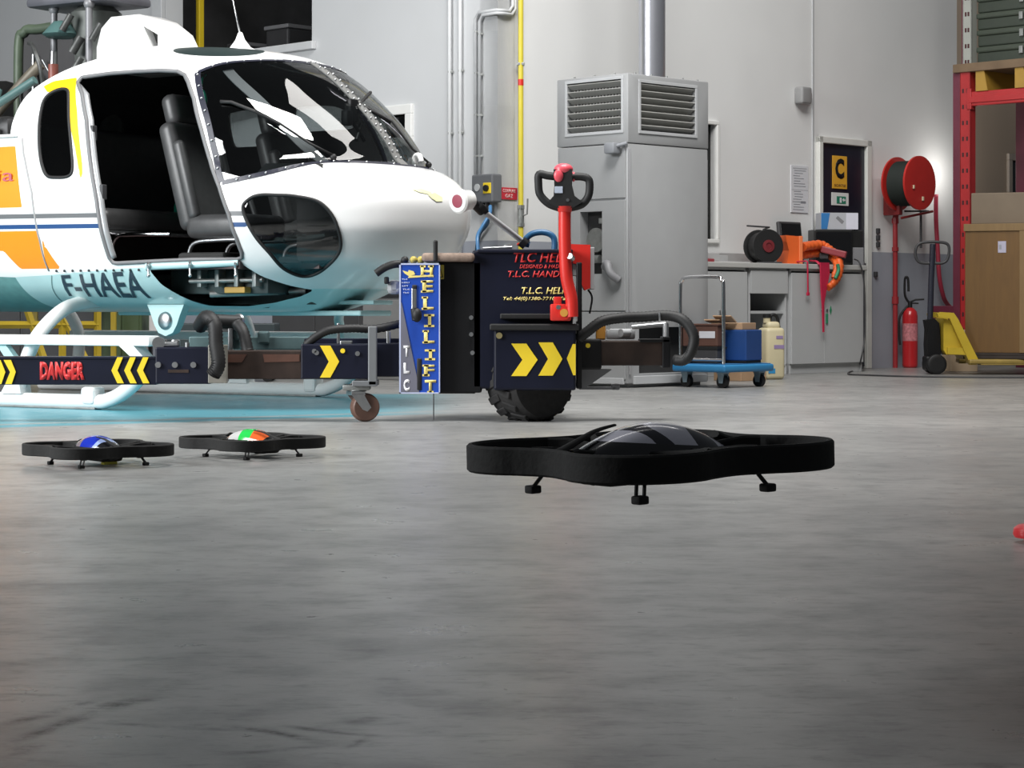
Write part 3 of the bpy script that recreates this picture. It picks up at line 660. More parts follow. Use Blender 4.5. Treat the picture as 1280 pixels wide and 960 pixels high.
pipe('door_bar', [(-.48, -.70, .85), (-.46, -.70, .95), (-.42, -.70, 1.0), (-.34, -.70, 1.01), (-.05, -.66, 1.01)], .014, chrome)
bm = new(); box(bm, .62, 1.0, -.36, .36, .84, 1.34, .04); prism(bm, [(.5, 1.30), (.62, 1.40), (1.0, 1.385), (1.04, 1.33), (.7, 1.28)], -.62, .62); ip = obj('instrument_panel', bm, dark_trim, heli, 40)
bm = new()
for y in (-.25, -.09, .09, .25):
    for z in (1.03, 1.18): cyl(bm, (.615, y, z), (.60, y, z), .055)
obj('gauges', bm, dark_grey, ip, 40)
pipe('control_stick', [(.42, -.47, .84), (.46, -.47, 1.0), (.40, -.47, 1.18), (.36, -.47, 1.26)], .016, black_rubber)
pipe('control_stick', [(.42, .47, .84), (.46, .47, 1.0), (.40, .47, 1.18), (.36, .47, 1.26)], .016, black_rubber)
bm = new(); ball(bm, (.05, -.50, 1.80), .045, (1, .6, 1.4)); tube(bm, spline([(.05, -.5, 1.86), (.06, -.5, 1.92), (.05, -.46, 1.95)], 5), .008, 8); obj('green_headset', bm, mat('green_plastic', (.0, .22, .13), .35), heli, 60)
bm = new(); box(bm, -.52, -.33, -.10, .22, 1.12, 1.24, .04, None, 3); obj('green_bag', bm, mat('green_fabric', (.0, .16, .10), .5, var=.3), heli, 60)
# compass and mirror on the centre post
bm = new(); box(bm, .80, .84, -.10, -.02, 1.66, 1.80, .012); box(bm, .80, .85, -.15, -.09, 1.64, 1.73, .01); cyl(bm, (.80, 0, 1.76), (.80, -.06, 1.76), .035); cyl(bm, (.82, .03, 1.66), (.84, -.05, 1.56), .012); cyl(bm, (.82, -.07, 1.68), (.84, .03, 1.56), .012)
obj('compass', bm, black_paint, ws, 40)
# roof: intake fairing, antenna
fp = [(-1.02, 2.02), (-1.02, 2.2), (-.98, 2.32), (-.90, 2.385), (-.68, 2.385), (-.58, 2.35), (-.46, 2.265), (-.40, 2.16), (-.37, 2.02)]
bm = new(); prism(bm, fp, -.24, .06); bmesh.ops.bevel(bm, geom=[e for e in bm.edges if abs(e.verts[0].co.y-e.verts[1].co.y) < 1e-4], offset=.035, segments=4, affect='EDGES', profile=.5)
ct = new(); prism(ct, [(-.62, 2.305), (-.505, 2.245), (-.505, 2.175), (-.56, 2.175)], -.5, .5)
bm = booldiff(bm, ct); fr = obj('intake_fairing', bm, white_paint, heli, 40)
bm = new(); box(bm, -.615, -.51, -.17, -.16, 2.18, 2.30, 0); obj('intake_duct', bm, dark_trim, fr)
bm = new(); lathe(bm, [(.11, 2.125), (.10, 2.135), (.055, 2.16), (.025, 2.20), (.012, 2.235), (.008, 2.24)], T(-.10, .05, -.38) @ Matrix.Diagonal((1.35, .9, 1.18, 1))); an = obj('antenna', bm, white_paint, heli, 60)
bm = new(); tube(bm, [(-.10, .05, 2.25), (-.14, .05, 2.40), (-.20, .05, 2.62)], [.006, .004, .003], 8); obj('whip', bm, steel, an, 180)
bm = new(); lathe(bm, [(.06, 2.14), (.06, 2.155), (.03, 2.168), (.0, 2.17)], T(-.08, .30, -.03)); obj('roof_vent', bm, white_paint, heli, 60)
# rotor mast, struts, open cowling
bm = new(); lathe(bm, [(.17, 1.60), (.17, 1.75), (.14, 1.85), (.13, 2.1), (.15, 2.3), (.16, 2.45), (.10, 2.5), (.07, 2.7), (.07, 2.9)], T(-1.22, 0, 0)); mast = obj('rotor_mast', bm, mat('gearbox_grey', (.085, .092, .085), .5, .2, var=.45, scale=9), heli, 40)
bm = new(); box(bm, -1.62, -.95, -.22, .22, 2.49, 2.55, .02); box(bm, -1.66, -1.3, -.06, .06, 2.55, 2.60, .01); obj('swashplate', bm, mat('swash_grey', (.10, .10, .115), .45, .2, var=.2), mast, 40)
for (x, y) in ((-1.47, -.12), (-1.10, -.2)):
    bm = new(); cyl(bm, (x, y, 1.62), (x, y, 2.50), .022); ball(bm, (x, y, 2.48), .035, seg=12); obj('pushrod', bm, mat('rod_grey', (.20, .20, .21), .45, .2), mast, 60)
bm = new(); lathe(bm, [(.0, 2.28), (.09, 2.27), (.12, 2.29), (.05, 2.37), (.0, 2.38)], T(-1.37, -.16, .02)); obj('drive_cup', bm, mat('dark_teal_strut', (.06, .125, .12), .5), mast, 60)
bm = new(); cyl(bm, (-1.40, -.2, 1.98), (-1.40, -.2, 2.12), .032); cyl(bm, (-1.40, -.2, 2.12), (-1.40, -.2, 2.20), .022, mi=1); obj('actuator', bm, [mat('actuator_red', (.20, .06, .045), .45), steel], mast, 40)
pipe('engine_pipe', [(-1.98, -.36, 1.66), (-1.78, -.34, 1.80), (-1.58, -.3, 1.99), (-1.46, -.25, 2.12)], .035, mat('stained_pipe', (.12, .105, .08), .5, .2, var=.5))
pipe('frame_strut', [(-2.1, -.66, 1.63), (-1.60, -.62, 1.79), (-1.22, -.55, 1.98)], .026, mat('dark_teal_strut', (.06, .125, .12), .5, var=.2), n=4)
pipe('frame_strut', [(-1.62, -.55, 1.60), (-1.62, -.5, 1.80), (-1.62, -.45, 1.95)], .02, mat('dark_teal_strut', (.06, .125, .12), .5), n=4)
bm = new()
for k in range(4, 9):
    a = -1.50+.055*k; y = -.28+.03*(k % 3); z = 1.9+.07*((k*5) % 7); cyl(bm, (a, y, z), (a+.05, y+.03, z+.10), .022+.006*(k % 2))
tube(bm, spline([(-1.38, -.3, 1.9), (-1.36, -.36, 2.08), (-1.44, -.34, 2.22), (-1.56, -.25, 2.26)], 6), .014, 8)
obj('hydraulic_lines', bm, mat('hydraulic_dark', (.06, .062, .06), .45, .3, var=.5, scale=20), mast, 40)
# open cowling door standing on edge
cw = new(); ring = spline([(-2.02, 0, 1.62), (-2.02, 0, 2.30), (-1.97, 0, 2.395), (-1.88, 0, 2.41), (-1.45, 0, 2.335), (-1.42, 0, 1.62)], 6)
A = [(p.x, p.z) for p in ring]; prism(cw, A, .02, .05, T(0, .12, 0)); co = obj('open_cowling', cw, mat('cowling_inside_grey', (.032, .030, .031), .65, var=.2), heli, 40)
bm = new(); tube(bm, [Vector((x, .13, z)) for x, z in A], .032, 8, up=(0, 1, 0)); obj('cowling_rim', bm, mat('cowling_green', (.062, .085, .055), .5, var=.25), co, 60)
bm = new(); cyl(bm, (-1.86, .10, 1.72), (-1.86, .10, 2.24), .013); cyl(bm, (-1.60, .10, 1.95), (-1.78, .10, 2.2), .006); obj('cowling_stay', bm, steel, co, 60)
bm = new(); tube(bm, [Vector((-1.86+.085*math.cos(t), .07, 1.98+.145*math.sin(t))) for t in np.linspace(0, 2*math.pi, 30)[:-1]], .012, 8, True); obj('hose_loop', bm, black_rubber, co, 180)
bm = new(); lathe(bm, [(.28, 0), (.30, .3), (.25, .6), (.18, .62)], T(-2.1, .1, 1.8) @ RY(R(-90))); box(bm, -2.4, -1.5, -.5, .5, 1.60, 1.78, .05); cyl(bm, (-1.9, -.4, 1.72), (-1.5, -.35, 1.70), .06); cyl(bm, (-2.3, -.5, 1.7), (-1.55, -.55, 1.66), .045)
obj('engine', bm, mat('engine_dark', (.05, .05, .052), .5, .5, var=.4), heli, 40)
# nose details: yellow emblem smear, pitot
em = new()
for (a0, z0, a1, z1) in ((1.365, 1.262, 1.395, 1.225),):
    pass
def nose_wrap(b0, b1, z0, z1):
    def f(u, v):
        b = b0+(b1-b0)*u; z = z0+(z1-z0)*v; w, af, s, ar = [float(q) for q in rowz(z)]; a = s+(af-s)*max(0, 1-(b/w)**NE)**(1/NE)
        return Vector((a+.004, -b, z+.001))
    return f
nw = nose_wrap(.26, .03, 1.175, 1.255)
for poly in ([(0, .9), (.3, 1), (.62, .78), (.6, .55), (.2, .7)], [(.45, .55), (.75, .75), (1, .45), (.95, .15), (.7, .1), (.55, .3)]):
    vs = [em.verts.new(nw(u, v)) for u, v in poly]; em.faces.new(vs)
obj('emblem', em, mat('pale_yellow_vinyl', (.86, .86, .50), .4, var=.1), fus)
bm = new(); tube(bm, spline([(1.085, .2, 1.40), (1.08, .2, 1.45), (1.095, .2, 1.475), (1.125, .19, 1.47), (1.135, .19, 1.44)], 5), .017, 10); obj('air_probe', bm, white_paint, heli, 60)
# ------------------------------------------------------------------ the helicopter lifting tug
TY = 11.05
tug = thing('lifting_tug', 'dark navy battery tug with blue sign panel and red tiller beside the helicopter nose', 'tug', (0, TY+.3, 0))
def tb(px0, px1, py0, py1, Y, d, bm, bev=.006, back=True):
    """box whose front face fills the given part of the photograph at distance Y"""
    p, q = wp(px0, py1, Y), wp(px1, py0, Y); box(bm, p.x, q.x, Y, Y+d, max(p.z, 0), q.z, bev)
def chev(bm, px, py0, py1, w, tip, Y, right=True, th=.004):
    m = (py0+py1)/2; s = 1 if right else -1
    P = [(px, py0), (px+s*w, py0), (px+s*(w+tip), m), (px+s*w, py1), (px, py1), (px+s*tip, m)]
    prism(bm, [(xx(a, Y), zz(b, Y)) for a, b in P], Y-th, Y)
# sign panel with the vertical name
bm = new(); tb(499, 550, 329, 492, 11.0, .10, bm, .004); pan = obj('sign_panel', bm, mat('sign_blue', (.015, .07, .42), .4, var=.04), tug, world=True)
bm = new()
for a in ((499, 501, 329, 492), (548.5, 550, 329, 492), (499, 550, 329, 331), (499, 550, 490.5, 492)): tb(*a, 10.996, .006, bm, 0)
obj('panel_border', bm, mat('pale_blue_vinyl', (.5, .55, .75), .4), pan, world=True)
bm = new(); prism(bm, [(xx(a, 11), zz(b, 11)) for a, b in ((501, 378), (502, 378), (521, 470), (524, 490.5), (501.3, 490.5))], 10.9965, 11.0); obj('panel_swoosh', bm, mat('swoosh_grey', (.16, .16, .20), .4), pan, world=True)
yl = mat('cream_yellow_lettering', (.86, .70, .22), .4, var=.05)
bmL = new()
for ch, y0, y1, x0, x1 in (('H', 332, 346, 526, 541), ('E', 350.5, 365.5, 528, 541.5), ('L', 371, 387, 529, 542), ('I', 393, 408.5, 535, 539), ('L', 413, 429, 530, 543), ('I', 437, 450, 536, 540), ('F', 456, 470, 530, 543), ('T', 475, 491, 531, 545)):
    p = wp(x0, y1, 10.998); t = text_bm(ch, xx(x1, 11)-xx(x0, 11), (y1-y0)/FPX*11, T(p.x, 10.998, p.z), .0 if ch == 'I' else .03)
    me = bpy.data.meshes.new('l'); t.to_mesh(me); t.free(); bmL.from_mesh(me); bpy.data.meshes.remove(me)
    for sx in ((-.004, .0) if ch in 'HEILFT' else ()):      # slab serifs
        pass
def serif(px0, px1, py): 
    p = wp(px0, py+1.3, 10.997); box(bmL, p.x, xx(px1, 11), 10.9965, 10.998, p.z, zz(py-1.3, 11))
for px0, px1, py in ((525, 532, 333), (535, 542, 333), (525, 532, 345), (535, 542, 345), (526, 533, 352), (526, 533, 364.5), (527, 535, 372), (527, 534, 386), (530, 543, 394), (530, 543, 407.5), (528, 536, 414), (528, 535, 428), (531, 544, 438), (531, 544, 449), (528, 536, 457), (528, 537, 469), (534, 542, 490)): serif(px0, px1, py)
obj('lettering', bmL, yl, pan, world=True)
bmL = new()
for ch, y0, y1 in (('T', 432, 446), ('L', 453.5, 467), ('C', 474, 489)):
    p = wp(504.5, y1, 10.998); t = text_bm(ch, xx(512, 11)-xx(504.5, 11), (y1-y0)/FPX*11, T(p.x, 10.996, p.z), .05)
    me = bpy.data.meshes.new('l'); t.to_mesh(me); t.free(); bmL.from_mesh(me); bpy.data.meshes.remove(me)
o = obj('lettering', bmL, white_vinyl, pan, world=True); o['label'] = 'white lettering'
bm = new(); prism(bm, [(xx(a, 11), zz(b, 11)) for a, b in ((503, 338), (510, 340), (511, 337.5), (517, 339), (519, 343), (514, 344.5), (524, 344.5), (541, 343.6), (541, 345.4), (510, 347.5), (511, 345), (506, 342))], 10.9955, 10.997); obj('emblem', bm, yl, pan, world=True)
bm = new()
for k in range(5):
    p = wp(502+.4*k, 350+4.2*k, 10.998); t = text_bm(('TLC', 'HELI', 'LIFT', 'TLC', 'TLC')[k], .032+.006*(k % 2), .007, T(p.x, 10.998, p.z), .03)
    me = bpy.data.meshes.new('l'); t.to_mesh(me); t.free(); bm.from_mesh(me); bpy.data.meshes.remove(me)
obj('small_lettering', bm, mat('pale_blue_vinyl', (.5, .55, .75), .4), pan, world=True)
bm = new(); tb(514, 521, 360, 390, 10.99, .02, bm, .006); o = obj('lever_slot', bm, steel, pan, world=True)
bm = new(); p = wp(521, 394, 10.97); ball(bm, p, .026, (1, 1, 1.4)); cyl(bm, wp(518, 386, 10.98), wp(520, 400, 10.97), .02); tb(521, 527, 448, 488, 10.995, .01, bm, .006); tb(515, 521, 356, 362, 10.99, .02, bm, .004); obj('lever_knob', bm, black_rubber, pan, 60, world=True)
# cabinets
bm = new(); tb(548, 602, 327, 491, 11.06, .55, bm, .008); tb(540, 594, 480, 492, 11.08, .5, bm, .004); bx = obj('control_cabinet', bm, black_paint, tug, world=True)
bm = new(); tb(545.5, 555, 331, 349, 11.052, .01, bm, .002); w = obj('warning_label', bm, mat('dull_yellow_label', (.55, .45, .06), .5), bx, world=True)
bm = new(); prism(bm, [(xx(a, 11), zz(b, 11)) for a, b in ((547, 346.5), (550.3, 335), (553.6, 346.5))], 11.049, 11.052); prism(bm, [(xx(a, 11), zz(b, 11)) for a, b in ((548.5, 345.5), (550.3, 338), (552, 345.5))], 11.047, 11.049, mi=1); obj('warning_triangle', bm, [black_paint, yellow], w, world=True)
bm = new(); tb(590, 716, 313, 486, 11.06, .62, bm, .012); tb(596, 716, 311.5, 316, 11.04, .66, bm, .006); bod = obj('battery_box', bm, navy, tug, world=True)
bm = new(); tb(612, 724, 405, 413, 10.90, .3, bm, .006); tb(625, 716, 392, 399, 10.99, .2, bm, .006); obj('bumper_ledge', bm, black_rubber, bod, world=True)
bm = new(); tb(617, 720, 410, 488, 10.93, .45, bm, .012); lb = obj('drive_housing', bm, navy, tug, world=True)
bm = new(); chev(bm, 639, 429.5, 470, 19, 14, 10.93); obj('chevron', bm, yellow, lb, world=True); bm = new(); chev(bm, 673, 428, 469.5, 18, 12, 10.93); obj('chevron', bm, yellow, lb, world=True)
bm = new(); prism(bm, [(xx(a, 10.93), zz(b, 10.93)) for a, b in ((719.5, 430), (716, 430), (708.5, 448), (716.5, 469), (719.5, 469))], 10.926, 10.93); obj('chevron', bm, yellow, lb, world=True)
for px, py in ((624, 419.5),):
    bm = new(); p = wp(px, py, 10.93); cyl(bm, p+Vector((0, -.012, 0)), p+Vector((0, .01, 0)), .016); obj('bolt', bm, mat('brass', (.6, .5, .25), .35, .8), lb, 40, world=True)
for px, py in ((589, 397), (589, 418), (590.5, 441)):
    bm = new(); p = wp(px, py, 11.05); cyl(bm, p+Vector((0, -.01, 0)), p+Vector((0, .03, 0)), .011); obj('bolt', bm, steel, bod, 40, world=True)
def tuglines(items, m, bold=.02):
    b = new()
    for s, x0, x1, y0, y1 in items:
        p = wp(x0, y1, 11.057); t = text_bm(s, xx(x1, 11.06)-xx(x0, 11.06), (y1-y0)/FPX*11.06, T(p.x, 11.057, p.z), bold, .25)
        me = bpy.data.meshes.new('l'); t.to_mesh(me); t.free(); b.from_mesh(me); bpy.data.meshes.remove(me)
    obj('lettering', b, m, bod, world=True)
tuglines((('TLC HELI', 642, 708, 315, 328), ('DESIGNED & MADE BY', 649.5, 712, 330.5, 335.5), ('T.L.C. HANDLI', 635, 709, 338.5, 346.5)), red_vinyl)
tuglines((('T.L.C. HELI', 652, 706, 359, 367.5), ('Tel: 44(0)1380-77101 Fax', 629, 712, 371, 376.5)), yl)
bm = new(); tb(720.5, 727.5, 328, 486, 11.0, .07, bm, .006); obj('mast_post', bm, black_paint, tug, world=True)
bm = new(); p, q = wp(527, 327, 11.0), wp(593, 316, 11.0); box(bm, p.x, q.x, 11.0, 11.45, p.z, q.z, .018, seg=3); obj('foam_pad', bm, mat('brown_foam', (.27, .20, .16), .9, var=.25, scale=40, bump=.3), tug, 60, world=True)
bm = new(); tb(541.5, 547, 300, 327, 10.99, .03, bm, .008); obj('lever', bm, black_rubber, tug, world=True)
for px in (504, 515, 524):
    bm = new(); ball(bm, wp(px+2, 325, 11.05), .02, seg=12); cyl(bm, wp(px+2, 325, 11.05), wp(px+2, 330, 11.05), .008); obj('control_knob', bm, mat('ochre_knob', (.42, .33, .06), .5) if px > 510 else black_rubber, tug, 60, world=True)
bm = new(); tube(bm, spline([wp(470, 342, 11.05), wp(482, 334, 11.05), wp(496, 330, 11.05), wp(510, 332, 11.08)], 6), .02, 10); tb(480, 486, 346, 355, 11.05, .03, bm, .006); obj('hand_grip', bm, black_rubber, tug, 60, world=True)
bm = new(); tb(484, 500, 350, 368, 11.07, .12, bm, .02); tb(488, 500, 360, 366, 11.07, .1, bm, .01); obj('side_bracket', bm, mat('bracket_grey', (.30, .31, .32), .5), tug, world=True)
# rear top: pump, blue cable, clutter
bm = new(); p0 = wp(662, 306, 11.3); tube(bm, spline([p0, wp(655, 303, 11.3), wp(664, 293, 11.3), wp(680, 290.5, 11.3), wp(692, 297, 11.3), wp(693, 314, 11.3)], 8), .016, 10); obj('blue_cable', bm, mat('blue_cable', (.02, .10, .22), .4), bod, 180, world=True)
bm = new(); tube(bm, spline([wp(598, 314, 11.3), wp(597, 296, 11.35), wp(603, 283, 11.5), wp(612, 268, 11.6), wp(613, 258, 11.7)], 8), .010, 8); obj('blue_cable', bm, mat('blue_cable', (.02, .10, .22), .4), bod, 180, world=True)
bm = new(); tb(646, 661, 303.5, 306.5, 11.3, .1, bm, .004); tb(649, 658, 302, 304.5, 11.32, .06, bm, .003); obj('red_cap', bm, red_paint, bod, world=True)
bm = new(); tb(604, 640, 308, 313, 11.2, .05, bm, .008); tb(630, 640, 305, 313, 11.25, .1, bm, .01); cyl(bm, wp(604, 311, 11.2), wp(640, 309, 11.2), .008); obj('steel_catch', bm, steel, bod, 40, world=True)
# steel rod with the white end cap that rises towards the nose
rod = new(); A, B = wp(652, 301, 11.3), wp(603, 263, 11.1); cyl(rod, A, B, .015); ro = obj('support_rod', rod, light_grey, tug, 60, world=True)
bm = new(); cyl(bm, B, wp(590, 253, 11.05), .03, .022); cyl(bm, wp(601, 262, 11.08), wp(606, 258, 11.08), .035); cyl(bm, A, wp(658, 306, 11.3), .03); obj('rod_joint', bm, black_paint, ro, 40, world=True)
bm = new(); C = wp(577, 251, 11.02); D = Vector((-.62, -.75, -.1)).normalized(); Mc = T(*C) @ D.to_track_quat('Z', 'Y').to_matrix().to_4x4()
lathe(bm, [(.028, -.07), (.05, -.06), (.052, -.02), (.045, -.012), (.06, .0), (.064, .025), (.055, .034), (.034, .034)], Mc); cap = obj('rod_cap', bm, white_plain, ro, 40, world=True)
bm = new(); lathe(bm, [(.034, .030), (.034, .036), (.02, .037)], Mc); obj('cap_lens', bm, mat('cap_pink', (.30, .05, .08), .4), cap, 40, world=True)
# tiller
til = new(); tube(til, spline([wp(706, 262, 10.86), wp(706, 300, 10.86), wp(708, 345, 10.86), wp(714, 372, 10.86), wp(715, 396, 10.86)], 8), .031, 16); cyl(til, wp(706, 258, 10.86), wp(706, 265, 10.86), .045, .034)
tl = obj('tiller', til, red_paint, tug, 50, world=True)
bm = new()
hp = lambda px, py: wp(px, py, 10.86)
tube(bm, spline([hp(697, 221), hp(684, 219.5), hp(674, 218), hp(673, 229), hp(675, 243), hp(685, 254), hp(697, 259), hp(706, 260.5), hp(716, 259), hp(728, 255), hp(735, 246), hp(737, 236), hp(736, 225), hp(728, 221), hp(714, 221)], 5), .020, 12, sx=1.0)
P = [(692, 212), (715, 212), (715, 232), (718, 245), (728, 253), (716, 260), (697, 260), (684, 254), (692, 245), (693, 232)]
prism(bm, [(hp(a, b).x, hp(a, b).z) for a, b in P], 10.83, 10.89); hd = obj('tiller_head', bm, black_rubber, tl, 50, world=True)
pk = mat('pink_red_plastic', (.75, .09, .12), .35)
bm = new(); p = hp(704.5, 211.5); ball(bm, p, .048, (1, .8, .62)); obj('stop_button', bm, pk, tl, 180, world=True)
bm = new(); ball(bm, hp(698, 220)+Vector((0, -.03, 0)), .024, (1, .5, 1.35)); ball(bm, hp(717, 221), .018, (.7, 1, 1.4)); obj('thumb_switch', bm, pk, tl, 180, world=True)
bm = new(); tb(693.5, 703.5, 233, 241.5, 10.825, .01, bm, .002); obj('display', bm, mat('display_grey', (.45, .50, .60), .3), tl, world=True)
bm = new(); cyl(bm, hp(709.5, 250.5)+Vector((0, -.036, 0)), hp(709.5, 250.5), .008); obj('bolt', bm, steel, tl, 40, world=True)
bm = new(); tb(688, 714, 380, 401, 10.85, .10, bm, .008); tb(692, 702, 371, 383, 10.86, .06, bm, .006); cyl(bm, wp(705, 391, 10.84), wp(705, 391, 10.96), .035); obj('tiller_pivot', bm, red_paint, tug, 40, world=True)
bm = new(); cyl(bm, wp(705, 391, 10.835), wp(705, 391, 10.86), .02); obj('pivot_cap', bm, mat('amber_cap', (.6, .28, .05), .4), tl, 40, world=True)
bm = new(); tb(716, 722, 380, 402, 10.88, .05, bm, .006); cyl(bm, wp(698, 384, 10.84), wp(698, 384, 10.87), .012); cyl(bm, wp(712, 320, 10.83), wp(715, 323, 10.86), .016); obj('tiller_hardware', bm, steel, tl, 40, world=True)
bm = new(); prism(bm, [(xx(a, 11.15), zz(b, 11.15)) for a, b in ((712, 305), (738, 306), (738, 360), (731, 363), (727, 356), (727, 330), (712, 329))], 11.15, 11.3); rb2 = obj('red_guard', bm, red_paint, tug, 40, world=True)
bm = new(); tb(737.5, 743, 309, 362, 11.17, .12, bm, .004); tb(714, 727, 330, 345, 11.16, .1, bm, .004); obj('guard_plate', bm, light_grey, rb2, world=True)
bm = new(); tube(bm, spline([wp(735, 362, 11.2), wp(740, 372, 11.2), wp(737, 392, 11.2)], 6), .005, 6); obj('lanyard', bm, black_rubber, rb2, 180, world=True)
# wheels
def wheel(name, c, r, w, ang, parent, tm, hub, lugs=0):
    M = T(*c) @ RZ(ang) @ RX(R(90))
    bm = new(); lathe(bm, [(r*.62, -w/2), (r*.88, -w/2), (r*.97, -w*.40), (r, -w*.2), (r, w*.2), (r*.97, w*.40), (r*.88, w/2), (r*.62, w/2)], M, 40)
    for k in range(lugs):
        for s in (-1, 1):
            a = 2*math.pi*(k+.5*(s > 0))/lugs
            box(bm, -.03, .007, -.020, .020, min(s*.004, s*w*.40), max(s*.004, s*w*.40), .004, M @ RZ(a) @ T(r, 0, 0) @ RX(R(s*-18)), 1)
    o = obj(name, bm, tm, parent, 40, world=True)
    bm = new(); lathe(bm, [(.02, -w*.42), (r*.3, -w*.42), (r*.62, -w*.38), (r*.62, w*.38), (r*.3, w*.42), (.02, w*.42)], M, 30); obj('hub', bm, hub, o, 40, world=True)
    return o
wheel('drive_wheel', (xx(662, 11.12), 11.14, .205), .205, .26, R(35), tug, tyre_rubber, black_paint, 16)
# arms, left
bm = new(); tb(-40, 196, 448, 481, 11.0, .16, bm, .006); tb(-40, 196, 446, 449, 10.995, .17, bm, .003); arm = obj('lift_arm', bm, navy, tug, world=True)
bm = new(); bt = text_bm('DANGER', xx(106, 11)-xx(50, 11), 23/FPX*11, T(wp(50, 475, 11).x, 10.998, wp(50, 475, 11).z), .075); obj('lettering', bt, red_vinyl, arm, world=True); bm.free()
for px in (140, 156, 172):
    P = [(px+14, 446.5), (px+7, 446.5), (px-.5, 463), (px+7, 479), (px+15, 479), (px+7, 463)]
    bm = new(); prism(bm, [(xx(a, 11), zz(b, 11)) for a, b in P], 10.992, 10.999); obj('chevron', bm, yellow, arm, world=True)
for px in (-22, -8, 5):
    P = [(px, 450), (px+9, 450), (px+15, 465), (px+10, 480), (px+2, 480), (px+8, 465)]
    bm = new(); prism(bm, [(xx(a, 11), zz(b, 11)) for a, b in P], 10.992, 10.999); obj('chevron', bm, yellow, arm, world=True)
bm = new(); tb(194, 264, 434, 480, 10.96, .22, bm, .008); slv = obj('arm_sleeve', bm, navy, tug, world=True)
for px in (198, 219, 242):
    bm = new(); p = wp(px, 456, 10.96); cyl(bm, p+Vector((0, -.014, 0)), p, .015); obj('bolt', bm, steel, slv, 40, world=True)
bm = new(); tb(210, 236, 462, 466, 10.957, .01, bm, .001); obj('worn_patch', bm, rust, slv, world=True)
bm = new(); cyl(bm, wp(198, 429, 10.97), wp(199, 429, 11.03), .032); cyl(bm, wp(204, 431, 11.0), wp(222, 430, 11.0), .016); tb(214, 224, 424, 434, 11.0, .05, bm, .01); cyl(bm, wp(234, 428, 11.0), wp(234, 435, 11.0), .012); obj('locking_pin', bm, steel, slv, 40, world=True)
bm = new(); tb(260, 284, 431, 479, 10.94, .03, bm, .004); obj('end_plate', bm, mat('plate_grey_brown', (.24, .23, .20), .5, .3), slv, world=True)
bm = new(); tb(280, 378, 438, 474, 11.02, .14, bm, .006); ina = obj('inner_arm', bm, rust, tug, world=True)
bm = new(); prism(bm, [(xx(a, 11), zz(b, 11)) for a, b in ((284, 443), (308, 443), (302, 453), (284, 453))], 11.016, 11.02); prism(bm, [(xx(a, 11), zz(b, 11)) for a, b in ((328, 443), (374, 443), (374, 452), (330, 453))], 11.016, 11.02); obj('worn_patch', bm, mat('orange_rust', (.085, .035, .022), .6, var=.4), ina, world=True)
bm = new(); tb(376, 462, 430, 474, 10.97, .20, bm, .008); ob_ = obj('outer_arm', bm, navy, tug, world=True)
bm = new(); chev(bm, 400, 432, 472, 13, 11, 10.97); obj('chevron', bm, yellow, ob_, world=True)
for px, py, mm in ((396, 441, steel), (393, 439, steel), (428.5, 438.5, yellow), (447, 442, steel)):
    bm = new(); p = wp(px, py, 10.97); cyl(bm, p+Vector((0, -.012, 0)), p, .012); obj('bolt', bm, mm, ob_, 40, world=True)
bm = new(); tb(460, 471, 408, 482, 10.95, .03, bm, .005); tb(440, 471, 476, 483, 10.95, .2, bm, .004); obj('end_plate', bm, mat('plate_grey', (.20, .21, .22), .45, .4), ob_, world=True)
bm = new(); tb(469, 504, 429, 471, 11.02, .16, bm, .006); tb(380, 500, 423, 430, 11.15, .05, bm, .004); obj('arm_stub', bm, navy, tug, world=True)
for a in ((425, 440, 426, 432, 11.0, .06), (421, 424.5, 404, 430, 11.05, .03), (483, 488, 414, 430, 11.05, .03)):
    bm = new(); tb(*a, bm, .004); obj('hose_clip', bm, steel, ob_, world=True)
# castor
ca = new(); tb(428, 462, 481, 488, 10.99, .12, ca, .006); cyl(ca, wp(446, 489, 11.04), wp(446, 484, 11.04), .05); co2 = obj('castor', ca, dull_metal, tug, 40, world=True)
Mw = T(xx(456, 11.04), 11.04, .073) @ RZ(R(20))
bm = new(); prism(bm, [(-.085, .07), (-.02, .07), (.02, -.0), (0, -.02), (-.025, -.01)], -.05, -.042, Mw); prism(bm, [(-.085, .07), (-.02, .07), (.02, -.0), (0, -.02), (-.025, -.01)], .042, .05, Mw); box(bm, -.085, -.01, -.05, .05, .063, .085, .004, Mw); obj('castor_fork', bm, steel, co2, world=True)
wheel('castor_wheel', (xx(456, 11.04), 11.04, .073), .073, .07, R(20), co2.parent, mat('brown_castor_tyre', (.14, .075, .055), .5), dull_metal)
# hoses
def hose(name, pts, r, par, m=black_rubber, rib=True):
    P = spline(pts, 12); bm = new(); rr = [r*(1+(.07 if k % 2 else -.05)) for k in range(len(P))] if rib else r
    tube(bm, P, rr, 12); return obj(name, bm, m, par, 60, world=True)
h1 = hose('corrugated_hose', [wp(382, 432, 11.0), wp(395, 421, 11.0), wp(412, 413, 11.0), wp(440, 410.5, 11.02), wp(470, 411, 11.05), wp(503, 404, 11.1)], .021, tug)
h2 = hose('corrugated_hose', [wp(250, 408, 11.1), wp(258, 397, 10.95), wp(268, 405, 10.9), wp(270, 430, 10.88), wp(273, 455, 10.87), wp(266, 469, 10.88)], .036, tug)
h3 = hose('corrugated_hose', [wp(296, 404, 11.2), wp(304, 415, 11.15), wp(310, 440, 11.12)], .030, tug)
bm = new(); cyl(bm, wp(262, 401, 11.2), wp(300, 402.5, 11.25), .036); lr = obj('lift_roller', bm, black_rubber, tug, 40, world=True)
